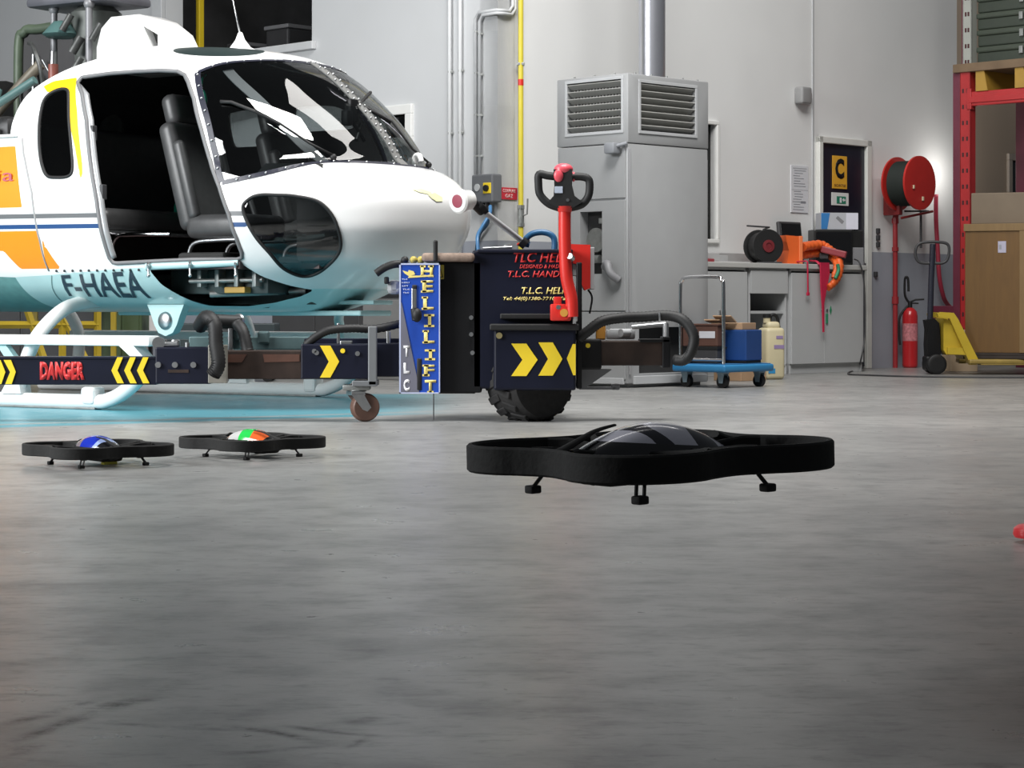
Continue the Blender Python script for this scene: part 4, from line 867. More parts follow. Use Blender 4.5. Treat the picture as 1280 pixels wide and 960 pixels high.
bm = new(); cyl(bm, wp(262, 401, 11.19), wp(265, 401, 11.2), .042); cyl(bm, wp(297, 402, 11.25), wp(300, 402, 11.26), .042); tb(270, 300, 409, 415, 11.25, .03, bm, .004); tb(285, 291, 410, 440, 11.22, .05, bm, .004); obj('roller_bracket', bm, steel, lr, 40, world=True)
bm = new(); tb(236, 400, 421, 437, 11.25, .1, bm, .005); tb(290, 310, 412, 425, 11.24, .06, bm, .01); tb(322, 336, 414, 430, 11.22, .06, bm, .01); obj('hydraulic_block', bm, mat('teal_grey_block', (.10, .16, .165), .5, .3, var=.3), tug, world=True)
# right arm
bm = new(); tb(746, 838, 426, 457, 11.1, .14, bm, .006); ra = obj('lift_arm', bm, rust, tug, world=True)
bm = new(); tb(828, 838, 421, 460, 11.08, .18, bm, .005); tb(800, 838, 424, 428, 11.08, .16, bm, .003); obj('end_collar', bm, black_paint, ra, world=True); bm = new(); tb(722, 752, 424, 462, 11.06, .22, bm, .01); obj('arm_collar', bm, black_paint, ra, world=True)
bm = new(); p = wp(735, 432, 11.06); cyl(bm, p+Vector((0, -.01, 0)), p, .012); obj('reflector', bm, yellow, ra, world=True)
h4 = hose('corrugated_hose', [wp(722, 424, 11.02), wp(735, 414, 11.0), wp(752, 402, 11.0), wp(775, 397.5, 11.02), wp(805, 396, 11.05), wp(835, 394.5, 11.05), wp(855, 401, 11.02), wp(867, 420, 11.0), wp(864, 440, 11.0), wp(855, 450, 11.02), wp(844, 450, 11.06)], .027, tug)
for a in ((759, 762.5, 394, 412, 11.0, .03), (823.5, 826, 390, 402, 11.02, .04)):
    bm = new(); tb(*a, bm, .003); obj('hose_clip', bm, steel, ra, 40, world=True)
bm = new(); tb(758, 794, 411, 424, 11.2, .05, bm, .008); cyl(bm, wp(776, 416, 11.16), wp(786, 416, 11.2), .02); obj('valve_block', bm, light_grey, ra, 40, world=True)
bm = new(); cyl(bm, wp(790, 409, 11.18), wp(832, 405, 11.18), .012); cyl(bm, wp(832, 405, 11.18), wp(832, 422, 11.15), .016); obj('hydraulic_pipe', bm, steel, ra, 40, world=True)
bm = new(); tb(745, 757, 405, 425, 11.22, .05, bm, .008); obj('amber_lamp', bm, mat('amber_cap', (.6, .28, .05), .4), ra, world=True)
bm = new(); tb(724, 770, 484, 487, 11.2, .08, bm, .002); tb(764, 775, 480, 487.5, 11.2, .06, bm, .008); prism(bm, [(xx(a, 11.15), zz(b, 11.15)) for a, b in ((724, 460), (765, 462), (732, 485), (724, 485))], 11.15, 11.22); obj('outrigger', bm, mid_grey, tug, world=True)
# short chain hanging to the floor under the blue panel
bm = new(); cyl(bm, wp(542, 490, 11.0), (xx(542, 11.0), 11.0, .01), .003); obj('earthing_chain', bm, dark_grey, tug, world=True)

# ------------------------------------------------------------------ quadcopters
SC = .91
def hull_r(th):
    c2, r, phi = .189, .125, (th % (math.pi/2))-math.pi/4; lim = R(29)
    def far(p): return c2*math.cos(p)+math.sqrt(max(r*r-(c2*math.sin(p))**2, 0))
    a = abs(phi)
    if a <= lim: return far(a)
    e = 1e-3; s0 = (far(lim)-far(lim-e))/e; L_ = math.pi/4-lim; u = (a-lim)/L_; r0, r1 = far(lim), .224
    return (2*u**3-3*u*u+1)*r0+(u**3-2*u*u+u)*s0*L_*.6+(-2*u**3+3*u*u)*r1
def outline(n=240, off=0): return [((hull_r(2*math.pi*k/n)+off)*math.cos(2*math.pi*k/n), (hull_r(2*math.pi*k/n)+off)*math.sin(2*math.pi*k/n)) for k in range(n)]
foam = mat('black_foam', (.0065, .0063, .006), .8, var=.25, scale=60, bump=.15)
def band(bm, loop, th, z0, z1, inward=True, closed=True):
    """upright rounded foam wall following a plan loop"""
    n = len(loop); rings = []
    for i in range(n):
        a, b = loop[i-1] if (closed or i) else loop[i], loop[(i+1) % n] if (closed or i < n-1) else loop[i]
        tx, ty = b[0]-a[0], b[1]-a[1]; l = math.hypot(tx, ty) or 1; nx, ny = -ty/l, tx/l; x, y = loop[i]; f = z0(x, y) if callable(z0) else z0; g = z1(x, y) if callable(z1) else z1; e = th*.28
        rings.append([bm.verts.new(p) for p in ((x, y, f+e), (x, y, g-e), (x+nx*e, y+ny*e, g), (x+nx*(th-e), y+ny*(th-e), g), (x+nx*th, y+ny*th, g-e), (x+nx*th, y+ny*th, f+e), (x+nx*(th-e), y+ny*(th-e), f), (x+nx*e, y+ny*e, f))])
    for i in range(n if closed else n-1):
        A, B = rings[i], rings[(i+1) % n]
        for k in range(8): bm.faces.new((A[k], A[(k+1) % 8], B[(k+1) % 8], B[k]))
    if not closed: bm.faces.new(rings[0][::-1]); bm.faces.new(rings[-1])
def canopy_profile(bm, x0, x1, w, z0, zt, n=36, seg=20, peak=.45):
    rings = []
    for i in range(n+1):
        t = i/n; x = x0+(x1-x0)*t; s = math.sin(math.pi*t**.85)**.62 if 0 < t < 1 else 0.0; s = max(s, .02)
        h = (zt-z0)*max(.02, math.sin(math.pi*t**.9)**1.05 if 0 < t < 1 else .02); ww = w*s
        rings.append([bm.verts.new((x, ww*math.cos(math.pi*k/seg), z0+h*math.sin(math.pi*k/seg)**.85)) for k in range(seg+1)])
    for A, B in zip(rings, rings[1:]):
        for k in range(seg): bm.faces.new((A[k], A[k+1], B[k+1], B[k]))
        bm.faces.new((A[0], B[0], B[seg], A[seg]))
def canopy_mat(name, kind):
    m = bpy.data.materials.new(name); m.use_nodes = True; nt = m.node_tree; N = nt.nodes; L = nt.links; b = N['Principled BSDF']
    tc = N.new('ShaderNodeTexCoord'); sep = N.new('ShaderNodeSeparateXYZ'); L.new(tc.outputs['Object'], sep.inputs[0]); X, Y, Z = sep.outputs
    nz = N.new('ShaderNodeTexNoise'); nz.inputs['Scale'].default_value = 14; nz.inputs['Detail'].default_value = 0; L.new(tc.outputs['Object'], nz.inputs['Vector'])
    if kind == 'camo':
        w = nmath(nt, 'ADD', nmath(nt, 'MULTIPLY', X, 62), nmath(nt, 'ADD', nmath(nt, 'MULTIPLY', nz.outputs['Fac'], 5.0), nmath(nt, 'MULTIPLY', Y, 25)))
        f = nmath(nt, 'GREATER_THAN', nmath(nt, 'SINE', w), -.15)
        c = mixc(nt, f, (.006, .005, .016), (.86, .84, .95))
        f = nmath(nt, 'GREATER_THAN', Z, nmath(nt, 'ADD', .085, nmath(nt, 'MULTIPLY', X, .09))); c = mixc(nt, f, (.006, .005, .008), c)
    elif kind == 'blue':
        w = nmath(nt, 'ADD', X, nmath(nt, 'MULTIPLY', nz.outputs['Fac'], .05))
        f = nmath(nt, 'GREATER_THAN', w, -.055); c = mixc(nt, f, (.012, .011, .012), (.22, .18, .20)); f = nmath(nt, 'GREATER_THAN', w, -.01); c = mixc(nt, f, c, (.01, .03, .42)); f = nmath(nt, 'GREATER_THAN', w, .085); c = mixc(nt, f, c, (.35, .45, .75)); f = nmath(nt, 'GREATER_THAN', w, .11); c = mixc(nt, f, c, (.01, .01, .012))
        f = nmath(nt, 'GREATER_THAN', Z, .076); c = mixc(nt, f, (.010, .010, .010), c)
    else:
        w = nmath(nt, 'ADD', nmath(nt, 'ADD', X, nmath(nt, 'MULTIPLY', Y, .35)), nmath(nt, 'MULTIPLY', nz.outputs['Fac'], .03))
        c = (.012, .011, .011)
        for lim, col in ((-.10, (.55, .55, .54)), (-.025, (.02, .55, .08)), (.045, (.75, .13, .03)), (.125, (.02, .02, .02))):
            f = nmath(nt, 'GREATER_THAN', w, lim); c = mixc(nt, f, c, col)
        f = nmath(nt, 'GREATER_THAN', Z, .074); c = mixc(nt, f, (.010, .010, .010), c)
    L.new(c, b.inputs['Base Color']); b.inputs['Roughness'].default_value = .16; b.inputs['Coat Weight'].default_value = .5
    return m
def quadcopter(label, loc, rz, kind, tilt=(0, 0), yellow_tab=False):
    q = thing('quadcopter', label, 'drone', loc, rz, 'toy quadcopters'); q.scale = (SC, SC, SC)
    if tilt != (0, 0):
        q.rotation_euler = (Matrix.Rotation(R(tilt[0]), 3, 'X') @ Matrix.Rotation(R(tilt[1]), 3, 'Y') @ Matrix.Rotation(rz, 3, 'Z')).to_euler()
    bm = new(); band(bm, outline(), .013, .041, .088)
    c = .1335
    for sx in (1, -1):
        for sy in (1, -1):
            a0 = math.atan2(sy, sx)+math.pi; loop = [(sx*c+.119*math.cos(a0+t), sy*c+.119*math.sin(a0+t)) for t in np.linspace(-1.55, 1.55, 40)]
            band(bm, loop, .012, .047, lambda x, y: .074+.014*min(1, (math.hypot(x, y)/.19)**2), closed=False)
            # motor arm from the centre to the ring
            u = Vector((sx, sy, 0)).normalized(); tube(bm, [u*.05+Vector((0, 0, .052)), u*.20+Vector((0, 0, .050))], .008, 8)
    box(bm, -.17, .17, -.045, .045, .040, .072, .012); box(bm, -.045, .045, -.15, .15, .045, .068, .01)
    tube(bm, spline([(.222, 0, .080), (.19, -.004, .082), (.15, -.012, .094), (.10, -.02, .110), (.05, -.03, .117)], 6), [.014-.009*k/24 for k in range(25)], 8, sx=.45, up=(0, 0, 1))
    tube(bm, spline([(-.215, 0, .078), (-.185, 0, .080), (-.15, 0, .092)], 6), .014, 8, sx=.5, up=(0, 0, 1))
    h = obj('hull', bm, foam, q, 40)
    bm = new(); canopy_profile(bm, -.178, .195, .070, .060, .120); obj('canopy', bm, canopy_mat(kind+'_canopy', kind), q, 60)
    bm = new(); box(bm, -.10, .13, -.05, .05, .020, .048, .014, seg=3); cyl(bm, (.12, 0, .04), (.186, 0, .05), .02, .014); p = obj('battery_pod', bm, foam, q, 40)
    if yellow_tab:
        bm = new(); box(bm, .085, .115, -.03, .03, .008, .021, .003); obj('battery_tab', bm, mat('yellow_tab', (.55, .50, .05), .5), p)
    for sx in (1, -1):
        for sy in (1, -1):
            x, y = sx*c, sy*c; u = Vector((sx, sy, 0)).normalized()*.012
            bm = new()
            for e in (-1, 1): pq = Vector((-u.y, u.x, 0)).normalized()*.0065*e; tube(bm, [Vector((x, y, .05))-u+pq, Vector((x, y, .03))-u*.3+pq, Vector((x, y, .010))+u+pq], .0032, 8)
            box(bm, x+u.x-.011, x+u.x+.011, y+u.y-.011, y+u.y+.011, 0, .014, .003)
            box(bm, x-u.x-.012, x-u.x+.012, y-u.y-.012, y-u.y+.012, .030, .056, .003); l = obj('leg', bm, black_rubber, q, 40)
            bm = new(); box(bm, -.10, .10, -.011, .011, -.001, .001, .0008, T(x, y, .062) @ RZ(.6*sx+.9*sy) @ RX(.12)); cyl(bm, (x, y, .052), (x, y, .068), .007); obj('rotor', bm, black_paint, q, 40)
    return q
quadcopter('black quadcopter with black and lilac patched canopy hovering above the floor in the foreground', (xx(812, 3.36), 3.36, .293), R(-143), 'camo', (.5, -1.2))
quadcopter('black quadcopter with blue canopy standing on the floor, left of the green and orange one', (xx(122.5, 7.98), 7.98, 0), R(-53), 'blue', yellow_tab=True)
quadcopter('black quadcopter with white, green and orange striped canopy standing on the floor', (xx(315.5, 8.42), 8.42, 0), R(-45), 'stripe')
# red plastic thing just entering the picture on the right, on the floor
cone = thing('floor_marker', 'red rounded object on the floor cut off by the right picture edge', 'marker', (xx(1298, 5.35), 5.35, 0))
bm = new(); lathe(bm, [(.058, 0.012), (.062, .02), (.060, .034), (.05, .042), (.02, .046)], None, 36); lathe(bm, [(.035, 0), (.035, .02)]); obj('marker_body', bm, mat('red_plastic', (.55, .02, .025), .35), cone, 40)
bm = new(); lathe(bm, [(.014, .04), (.014, .055), (.01, .06)]); obj('marker_knob', bm, mat('red_plastic', (.55, .02, .025), .35), cone, 40)
# ------------------------------------------------------------------ things along the right wall
def at_right(s, d, z=0): return MR @ Vector((s, -d, z))
def at_left(s, d, z=0): return ML @ Vector((s, -d, z))
# air heater
HX = Vector((.841, 15.66, 0)); q45 = R(45)
heater_m = mat('heater_grey_paint', (.33, .335, .34), .45, var=.03)
ht = thing('air_heater', 'tall grey floor-standing air heater cabinet with louvred outlets at the top', 'heater', HX, q45)
bm = new(); box(bm, 0, .90, 0, .707, .03, 1.775, .008); box(bm, -.004, .904, -.004, .711, 1.78, 2.285, .008)
box(bm, .05, .86, .04, .66, 0, .04)
ct = new(); box(ct, .13, .745, -.1, .10, 1.875, 2.225); box(ct, -.1, .10, .06, .60, 1.875, 2.245); box(ct, -.1, .08, .245, .465, .83, 1.29); box(ct, .12, .80, -.1, .10, .10, .44)
bm = booldiff(bm, ct); body = obj('heater_casing', bm, heater_m, ht, 40)
inner = mat('heater_inside', (.03, .03, .03), .7)
for nm, a in (('outlet_interior', (.13, .745, .095, .10, 1.875, 2.225)), ('outlet_interior', (.095, .10, .06, .60, 1.875, 2.245)), ('grille_backing', (.12, .80, .09, .10, .10, .44)), ('burner_bay', (.075, .08, .245, .465, .83, 1.29))):
    bm = new(); box(bm, *a); obj(nm, bm, inner, body)
def louvre(face, a0, a1, z0, z1, n):
    bm = new(); w = .022
    for k in range(n):
        z = z0+(z1-z0)*(k+.5)/n
        M = T(0, .02, z) @ RX(R(-32)) if face == 'f' else T(.02, 0, z) @ RY(R(32))
        box(bm, a0, a1, -.03, .03, -.004, .004, .001, M) if face == 'f' else box(bm, -.03, .03, a0, a1, -.004, .004, .001, M)
    m = 17
    for k in range(m):
        a = a0+(a1-a0)*(k+.5)/m
        M = T(a, .065, (z0+z1)/2) @ RZ(R(25)) if face == 'f' else T(.065, a, (z0+z1)/2) @ RZ(R(25))
        box(bm, -.003, .003, -.02, .02, z0-(z0+z1)/2, z1-(z0+z1)/2, 0, M) if face == 'f' else box(bm, -.02, .02, -.003, .003, z0-(z0+z1)/2, z1-(z0+z1)/2, 0, M)
    o = obj('outlet_louvre', bm, mat('louvre_grey', (.30, .30, .285), .45), ht)
    bm = new()
    for (p, q_, r, s) in ((a0-w, a1+w, z0-w, z0), (a0-w, a1+w, z1, z1+w), (a0-w, a0, z0, z1), (a1, a1+w, z0, z1)):
        box(bm, p, q_, -.012, .01, r, s, .002) if face == 'f' else box(bm, -.012, .01, p, q_, r, s, .002)
    obj('louvre_frame', bm, light_grey, o)
louvre('f', .13, .745, 1.875, 2.225, 7); louvre('l', .06, .60, 1.875, 2.245, 7)
bm = new(); box(bm, -.012, 0, .02, .68, .56, 1.365, .003); box(bm, -.012, 0, .02, .68, 1.38, 1.77, .003); box(bm, -.012, 0, .02, .68, .06, .55, .003)
ct = new(); box(ct, -.1, .08, .245, .465, .83, 1.29); bm = booldiff(bm, ct); obj('access_panel', bm, heater_m, ht)
bm = new(); cyl(bm, (.04, .34, 1.08), (.02, .34, 1.08), .09); cyl(bm, (.03, .30, .94), (.03, .42, .94), .03); box(bm, .01, .04, .27, .30, 1.2, 1.24, .003); obj('burner', bm, dull_metal, ht, 40)
bm = new(); tube(bm, spline([(-.03, .20, .88), (-.07, .14, .90), (-.08, .10, .83), (-.03, .06, .78)], 6), .03, 10); obj('fuel_hose', bm, mid_grey, ht, 180)
bm = new(); box(bm, -.10, -.02, .05, .15, 1.70, 1.78, .012); cyl(bm, (-.06, .06, 1.755), (-.02, -.01, 1.775), .014); obj('thermostat', bm, mat('thermostat_grey', (.25, .26, .28), .5), ht, 40)
bm = new(); box(bm, .05, .87, -.02, 0, .025, .085, .004); box(bm, -.02, 0, .03, .68, .025, .07, .004); obj('plinth', bm, light_grey, ht)
bm = new(); box(bm, .905, .925, .02, .06, .03, 1.70, .003); cyl(bm, (.008, -.012, .10), (.008, -.012, 1.74), .006); obj('casing_edge', bm, mat('edge_grey', (.30, .30, .31), .5), ht)
for k, z in enumerate((2.29,)):
    bm = new()
    for x in (.1, .28, .45, .63, .8): cyl(bm, (x, .02, z-.006), (x, .02, z+.006), .008)
    for y in (.15, .35, .55): cyl(bm, (.02, y, z-.006), (.02, y, z+.006), .008)
    obj('screws', bm, dull_metal, ht, 40)
# flue behind the heater
fx = 815; fd = .85; s = sR(fx, fd); P = at_right(s, fd)
fl_ = thing('flue_pipe', 'thick vertical grey flue pipe rising behind the air heater', 'pipe', (P.x, P.y, 0))
bm = new(); cyl(bm, (0, 0, 2.0), (0, 0, 6.4), .107, seg=32); obj('flue_body', bm, mat('galvanised_steel', (.56, .57, .62), .28, .85, var=.05), fl_, 60)
bm = new(); cyl(bm, (0, 0, 0), (0, 0, 2.02), .10, seg=32); cyl(bm, (0, 0, 3.6), (0, 0, 3.66), .112, seg=32); box(bm, -.06, .06, -.06, .06, 0, .05); obj('flue_sleeve', bm, dull_metal, fl_, 60)
# ------------------------------------------------------------------ base cabinets and worktop
CD = .57; YC = lambda px: YR(sR(px, CD), CD)
def cz_(px, py): return zz(py, YC(px))
cab_m = mat('pale_grey_laminate', (.50, .51, .515), .4, var=.02); cab_d = mat('cabinet_gap', (.12, .12, .12), .6)
top_z = cz_(985, 329.5); th_w = .045
def cabinet(label, px0, px1):
    s0, s1 = sR(px0, CD), sR(px1, CD); c = thing('base_cabinet', label, 'cabinet', at_right((s0+s1)/2, CD/2), R(45), 'base cabinets'); return c, (s1-s0)/2-.004
def shell(bm, w, z1, d=CD/2-.02):
    box(bm, -w, -w+.02, -d, d, .0, z1, .002); box(bm, w-.02, w, -d, d, .0, z1, .002); box(bm, -w, w, d-.015, d, 0, z1, .002); box(bm, -w, w, -d, d, z1-.02, z1, .002); box(bm, -w, w, -d, d, .07, .09, .002); box(bm, -w, w, -d+.01, -d+.03, 0, .07, .002)
dF = CD/2
zc = top_z-th_w
c, w = cabinet('pale grey closed base cabinet at the left end of the worktop next to the heater', 868, 935); bm = new(); shell(bm, w, zc); obj('carcass', bm, cab_m, c)
for (a, b) in ((-w+.004, 0-.002), (.002, w-.004)):
    bm = new(); box(bm, a, b, -dF, -dF+.02, .085, zc-.035, .003); d_ = obj('door', bm, cab_m, c); bm = new(); x = b-.03 if a < 0 else a+.03; box(bm, x-.008, x+.008, -dF-.015, -dF, .50, .56, .003); obj('handle', bm, steel, d_)
c, w = cabinet('pale grey base cabinet with a drawer above open dark shelves', 938, 986); bm = new(); shell(bm, w, zc); box(bm, -w+.02, w-.02, -dF+.04, dF-.04, .53, .555, .002); obj('carcass', bm, cab_m, c)
bm = new(); box(bm, -w+.006, w-.006, -dF, -dF+.02, zc-.22, zc-.02, .003); dr = obj('drawer', bm, cab_m, c); bm = new(); box(bm, -w+.02, w-.02, dF-.045, dF-.04, .09, zc-.22); obj('back_panel', bm, cab_d, c)
c, w = cabinet('pale grey base cabinet with two closed doors under the orange hoses', 989, 1080); bm = new(); shell(bm, w, zc); obj('carcass', bm, cab_m, c)
m_ = sR(1030, CD)-(sR(989, CD)+sR(1080, CD))/2
for (a, b, hx) in ((-w+.004, m_-.002, m_-.035), (m_+.002, w-.004, m_+.035)):
    bm = new(); box(bm, a, b, -dF, -dF+.02, .085, zc-.035, .003); d_ = obj('door', bm, cab_m, c)
    bm = new(); cyl(bm, (hx, -dF-.012, .56), (hx, -dF, .56), .012); obj('lock', bm, steel, d_, 40)
    if hx > m_: bm = new(); box(bm, hx-.012, hx+.012, -dF-.012, -dF, .44, .53, .003); prism(bm, [(hx+.045, .56), (hx+.06, .60), (hx+.075, .56), (hx+.06, .52)], -dF-.005, -dF); obj('green_tag', bm, mat('green_tag', (.03, .25, .12), .5), d_)
s0, s1 = sR(862, CD), sR(1082, CD); wt = thing('worktop', 'long pale grey worktop lying across the base cabinets', 'worktop', at_right((s0+s1)/2, CD/2, zc), R(45)); hw = (s1-s0)/2
bm = new(); box(bm, -hw, hw, -dF-.02, dF-.005, .0, th_w, .006); obj('top', bm, mat('worktop_grey', (.52, .52, .50), .4, var=.03), wt)
bm = new(); box(bm, -hw, hw, dF-.022, dF-.005, th_w, th_w+.10, .004); obj('upstand', bm, mat('upstand_grey', (.35, .35, .35), .4), wt)
WZ = top_z
def on_top(px, d): s = sR(px, d); return at_right(s, d, WZ)
def pxm(px, d): return FPX/YR(sR(px, d), d)
# cable reel
P = on_top(954, .33); rl = thing('cable_reel', 'black cable reel with red hub on the worktop', 'cable reel', P, R(20))
M = T(0, 0, .155) @ RX(R(90))
bm = new(); lathe(bm, [(.055, -.10), (.145, -.10), (.15, -.093), (.145, -.086), (.09, -.08), (.09, .08), (.145, .086), (.15, .093), (.145, .10), (.055, .10)], M, 40); obj('drum', bm, black_rubber, rl, 40)
bm = new(); lathe(bm, [(.0, .09), (.055, .10), (.055, .112), (.03, .115), (.03, .106), (.0, .106)], M, 24); obj('hub', bm, mat('dark_red_hub', (.16, .02, .025), .4), rl, 40)
bm = new(); lathe(bm, [(.095, -.078), (.125, -.07), (.13, 0), (.125, .07), (.095, .078)], M, 32); obj('cable', bm, black_paint, rl, 40)
bm = new(); tube(bm, [(.02, .115, .155), (.06, .115, .31), (.06, .0, .325), (-.16, .0, .335)], .008, 8); tube(bm, [(-.12, .12, .008), (.12, .12, .008)], .009, 8); tube(bm, [(-.12, -.12, .008), (.12, -.12, .008)], .009, 8); obj('stand', bm, dark_grey, rl, 60)
# dark panel leaning on the wall
P = on_top(990, .12); t = thing('flat_screen', 'black flat screen leaning against the wall behind the orange box', 'screen', P, R(45)); t.rotation_euler = (R(-6), 0, R(45))
bm = new(); box(bm, -.165, .165, -.02, .02, 0, .40, .012); obj('screen_case', bm, dark_grey, t); bm = new(); box(bm, -.145, .145, -.024, -.018, .04, .38, .002); obj('screen_glass', bm, mat('screen_black', (.008, .008, .009), .15), t)
# orange box and hoses
orange = mat('orange_plastic', (.78, .13, .025), .45, var=.08)
P = on_top(986, .40); t = thing('orange_box', 'upright orange box on the worktop beside the cable reel', 'box', P, R(25)); 
bm = new(); prism(bm, [(-.075, 0), (.085, 0), (.085, .245), (-.085, .255), (-.08, .2), (-.055, .12)], -.09, .09); obj('box_body', bm, orange, t); bm = new(); box(bm, .05, .088, -.095, .095, 0, .25, .006); obj('box_end', bm, mat('pale_orange_plastic', (.85, .22, .08), .45), t)
def Wt(px, py, d): s = sR(px, d); v = at_right(s, d); return Vector((v.x, v.y, zz(py, v.y)))
fh = bpy.data.objects.new('lifting_sling', None); COL.objects.link(fh); fh.location = on_top(1015, .4); tag(fh, 'bundle of orange textile slings lying on the worktop and hanging over its front edge', 'sling')
for pts, r in (([(1002, 309, .44), (1012, 307, .44), (1026, 306, .46), (1037, 312, .52), (1046, 320, .57), (1050, 332, .625), (1048, 345, .64), (1042, 354, .64), (1035, 360, .63)], .055), ([(1002, 318, .40), (1012, 317, .40), (1028, 315, .42), (1040, 322, .50), (1046, 332, .62), (1042, 348, .635)], .05), ([(1002, 319, .30), (1015, 318, .32), (1030, 317, .36)], .05)):
    bm = new(); n_ = 8*(len(pts)-1)+1; tube(bm, spline([Wt(*p) for p in pts], 8), [r*(1-.45*(k/n_)**2+.10*math.sin(k*1.9)) for k in range(n_)], 14, sx=.72); obj('sling_loop', bm, orange, fh, 60, world=True)
bm = new(); tube(bm, spline([Wt(1047, 330, .665), Wt(1048, 338, .67), Wt(1044, 348, .67)], 5), .016, 8); obj('sling_tag', bm, mat('green_tag', (.03, .25, .12), .5), fh, 60, world=True)
rs = bpy.data.objects.new('red_strap', None); COL.objects.link(rs); rs.location = on_top(1028, .5); tag(rs, 'red strap hanging wide and tapering down the right cabinet door beside the orange slings', 'strap')
bm = new(); prism(bm, [(-.07, .02), (.06, .02), (.065, -.08), (.02, -.22), (-.015, -.34), (-.012, -.60), (-.028, -.60), (-.04, -.36), (-.06, -.2)], -.006, .006); obj('strap_webbing', bm, mat('crimson_webbing', (.52, .015, .06), .6, var=.12), rs)
p = Wt(1031, 331, .62); rs.location = p; rs.rotation_euler = (0, 0, R(45)); bm = new(); tube(bm, spline([(-.06, .012, .0), (-.05, .05, .03), (-.02, .12, .035), (.05, .2, .04)], 6), .016, 8, sx=.5); obj('strap_end', bm, mat('crimson_webbing', (.5, .02, .05), .6), rs, 60)
for px, y1, lab in ((1009.5, 366, 'thin red webbing hanging over the worktop edge, left of the wide red strap'),):
    t = thing('hanging_webbing', lab, 'webbing', Wt(px, 330, .61), R(45)); bm = new(); tube(bm, spline([(.0, .16, .02), (0, .05, .025), (0, .005, .02), (0, 0, -.03), (.003, 0, -.15), (.006, 0, -.26)], 6), .010, 8, sx=.6); obj('cord_webbing', bm, mat('crimson_webbing', (.5, .02, .05), .6), t, 60); bm = new(); box(bm, -.012, .022, -.008, .008, -.28, -.25, .004); obj('cord_end', bm, mat('crimson_webbing', (.5, .02, .05), .6), t)
# printer like unit and boxes by the door
P = on_top(1045, .22); t = thing('black_monitor', 'bulky black monitor with grey side standing on the worktop by the door', 'monitor', P, R(8))
bm = new(); box(bm, -.24, .13, -.11, .11, .0, .335, .012); obj('monitor_case', bm, mat('monitor_black', (.012, .012, .012), .35), t); bm = new(); box(bm, .13, .24, -.09, .12, .0, .17, .008); box(bm, .13, .235, -.08, .11, .17, .33, .008, mi=1); obj('monitor_side', bm, [mid_grey, mat('monitor_black', (.012, .012, .012), .35)], t)
bm = new(); box(bm, -.22, .115, -.114, -.108, .03, .31, .002); obj('screen_glass', bm, mat('screen_black', (.008, .008, .009), .15), t)
P2 = on_top(1045, .22)+Vector((0, 0, .335)); t = thing('carton', 'white, blue and grey printed carton on top of the black monitor', 'box', P2, R(8))
bm = new(); box(bm, -.17, .185, -.09, .09, 0, .155, .003); bx_ = obj('carton_body', bm, mat('carton_grey', (.42, .43, .46), .5), t)
bm = new(); prism(bm, [(-.168, .004), (-.11, .004), (-.085, .152), (-.168, .152)], -.092, -.09); prism(bm, [(.07, .002), (.184, .002), (.184, .153), (.07, .153)], -.092, -.09, mi=1); prism(bm, [(-.03, .105), (-.01, .125), (.05, .075), (.03, .05)], -.092, -.09, mi=2)
obj('carton_print', bm, [mat('carton_blue', (.03, .17, .42), .5), mat('carton_white', (.62, .62, .70), .5), mid_grey], bx_)
P = on_top(1022, .43); t = thing('red_tool_case', 'small dull red case lying on the orange slings before the black monitor', 'case', P, R(-15)); t.location.z += .055
bm = new(); box(bm, -.03, .20, -.04, .04, .0, .06, .01, T(.06, -.03, .05) @ RY(R(14))); obj('case_body', bm, mat('dull_red', (.28, .04, .05), .5), t); bm = new(); box(bm, .16, .22, -.035, .035, 0, .03, .006); box(bm, 0.02, .1, -.035, .035, 0, .05, .006); obj('case_clip', bm, dark_grey, t)
P = on_top(888, .36); t = thing('grey_tray', 'low grey tray with a red corner at the heater end of the worktop', 'tray', P, R(45)); bm = new(); box(bm, -.2, .42, -.1, .16, 0, .012, .003); box(bm, -.2, .42, .15, .16, .012, .07, .003); box(bm, -.2, .0, -.1, .16, .012, .08, .004); obj('tray_body', bm, mat('tray_grey', (.45, .45, .45), .4), t); bm = new(); box(bm, -.22, -.10, -.13, -.105, 0, .03, .006); obj('red_corner', bm, mat('dull_red', (.28, .04, .05), .5), t)
# power cable from the worktop to the floor and out to the right
bm = new(); P = [Wt(1068, 324, .5), Wt(1074, 328, .605), Wt(1079, 345, .63), Wt(1081, 375, .63), Wt(1081, 420, .63), Wt(1076, 450, .63)]
floor_pts = [(xx(a, FPX*EYE/(b-HOR)), FPX*EYE/(b-HOR), .008) for a, b in ((1072, 463), (1062, 466), (1062, 469), (1085, 470), (1130, 471.5), (1200, 472.5), (1300, 473))]
tube(bm, spline(P+floor_pts, 8), .007, 8); o = obj('power_cable', bm, dark_grey, None, 180); tag(o, 'thin dark power cable dropping from the worktop to the floor and running to the right', 'cable')
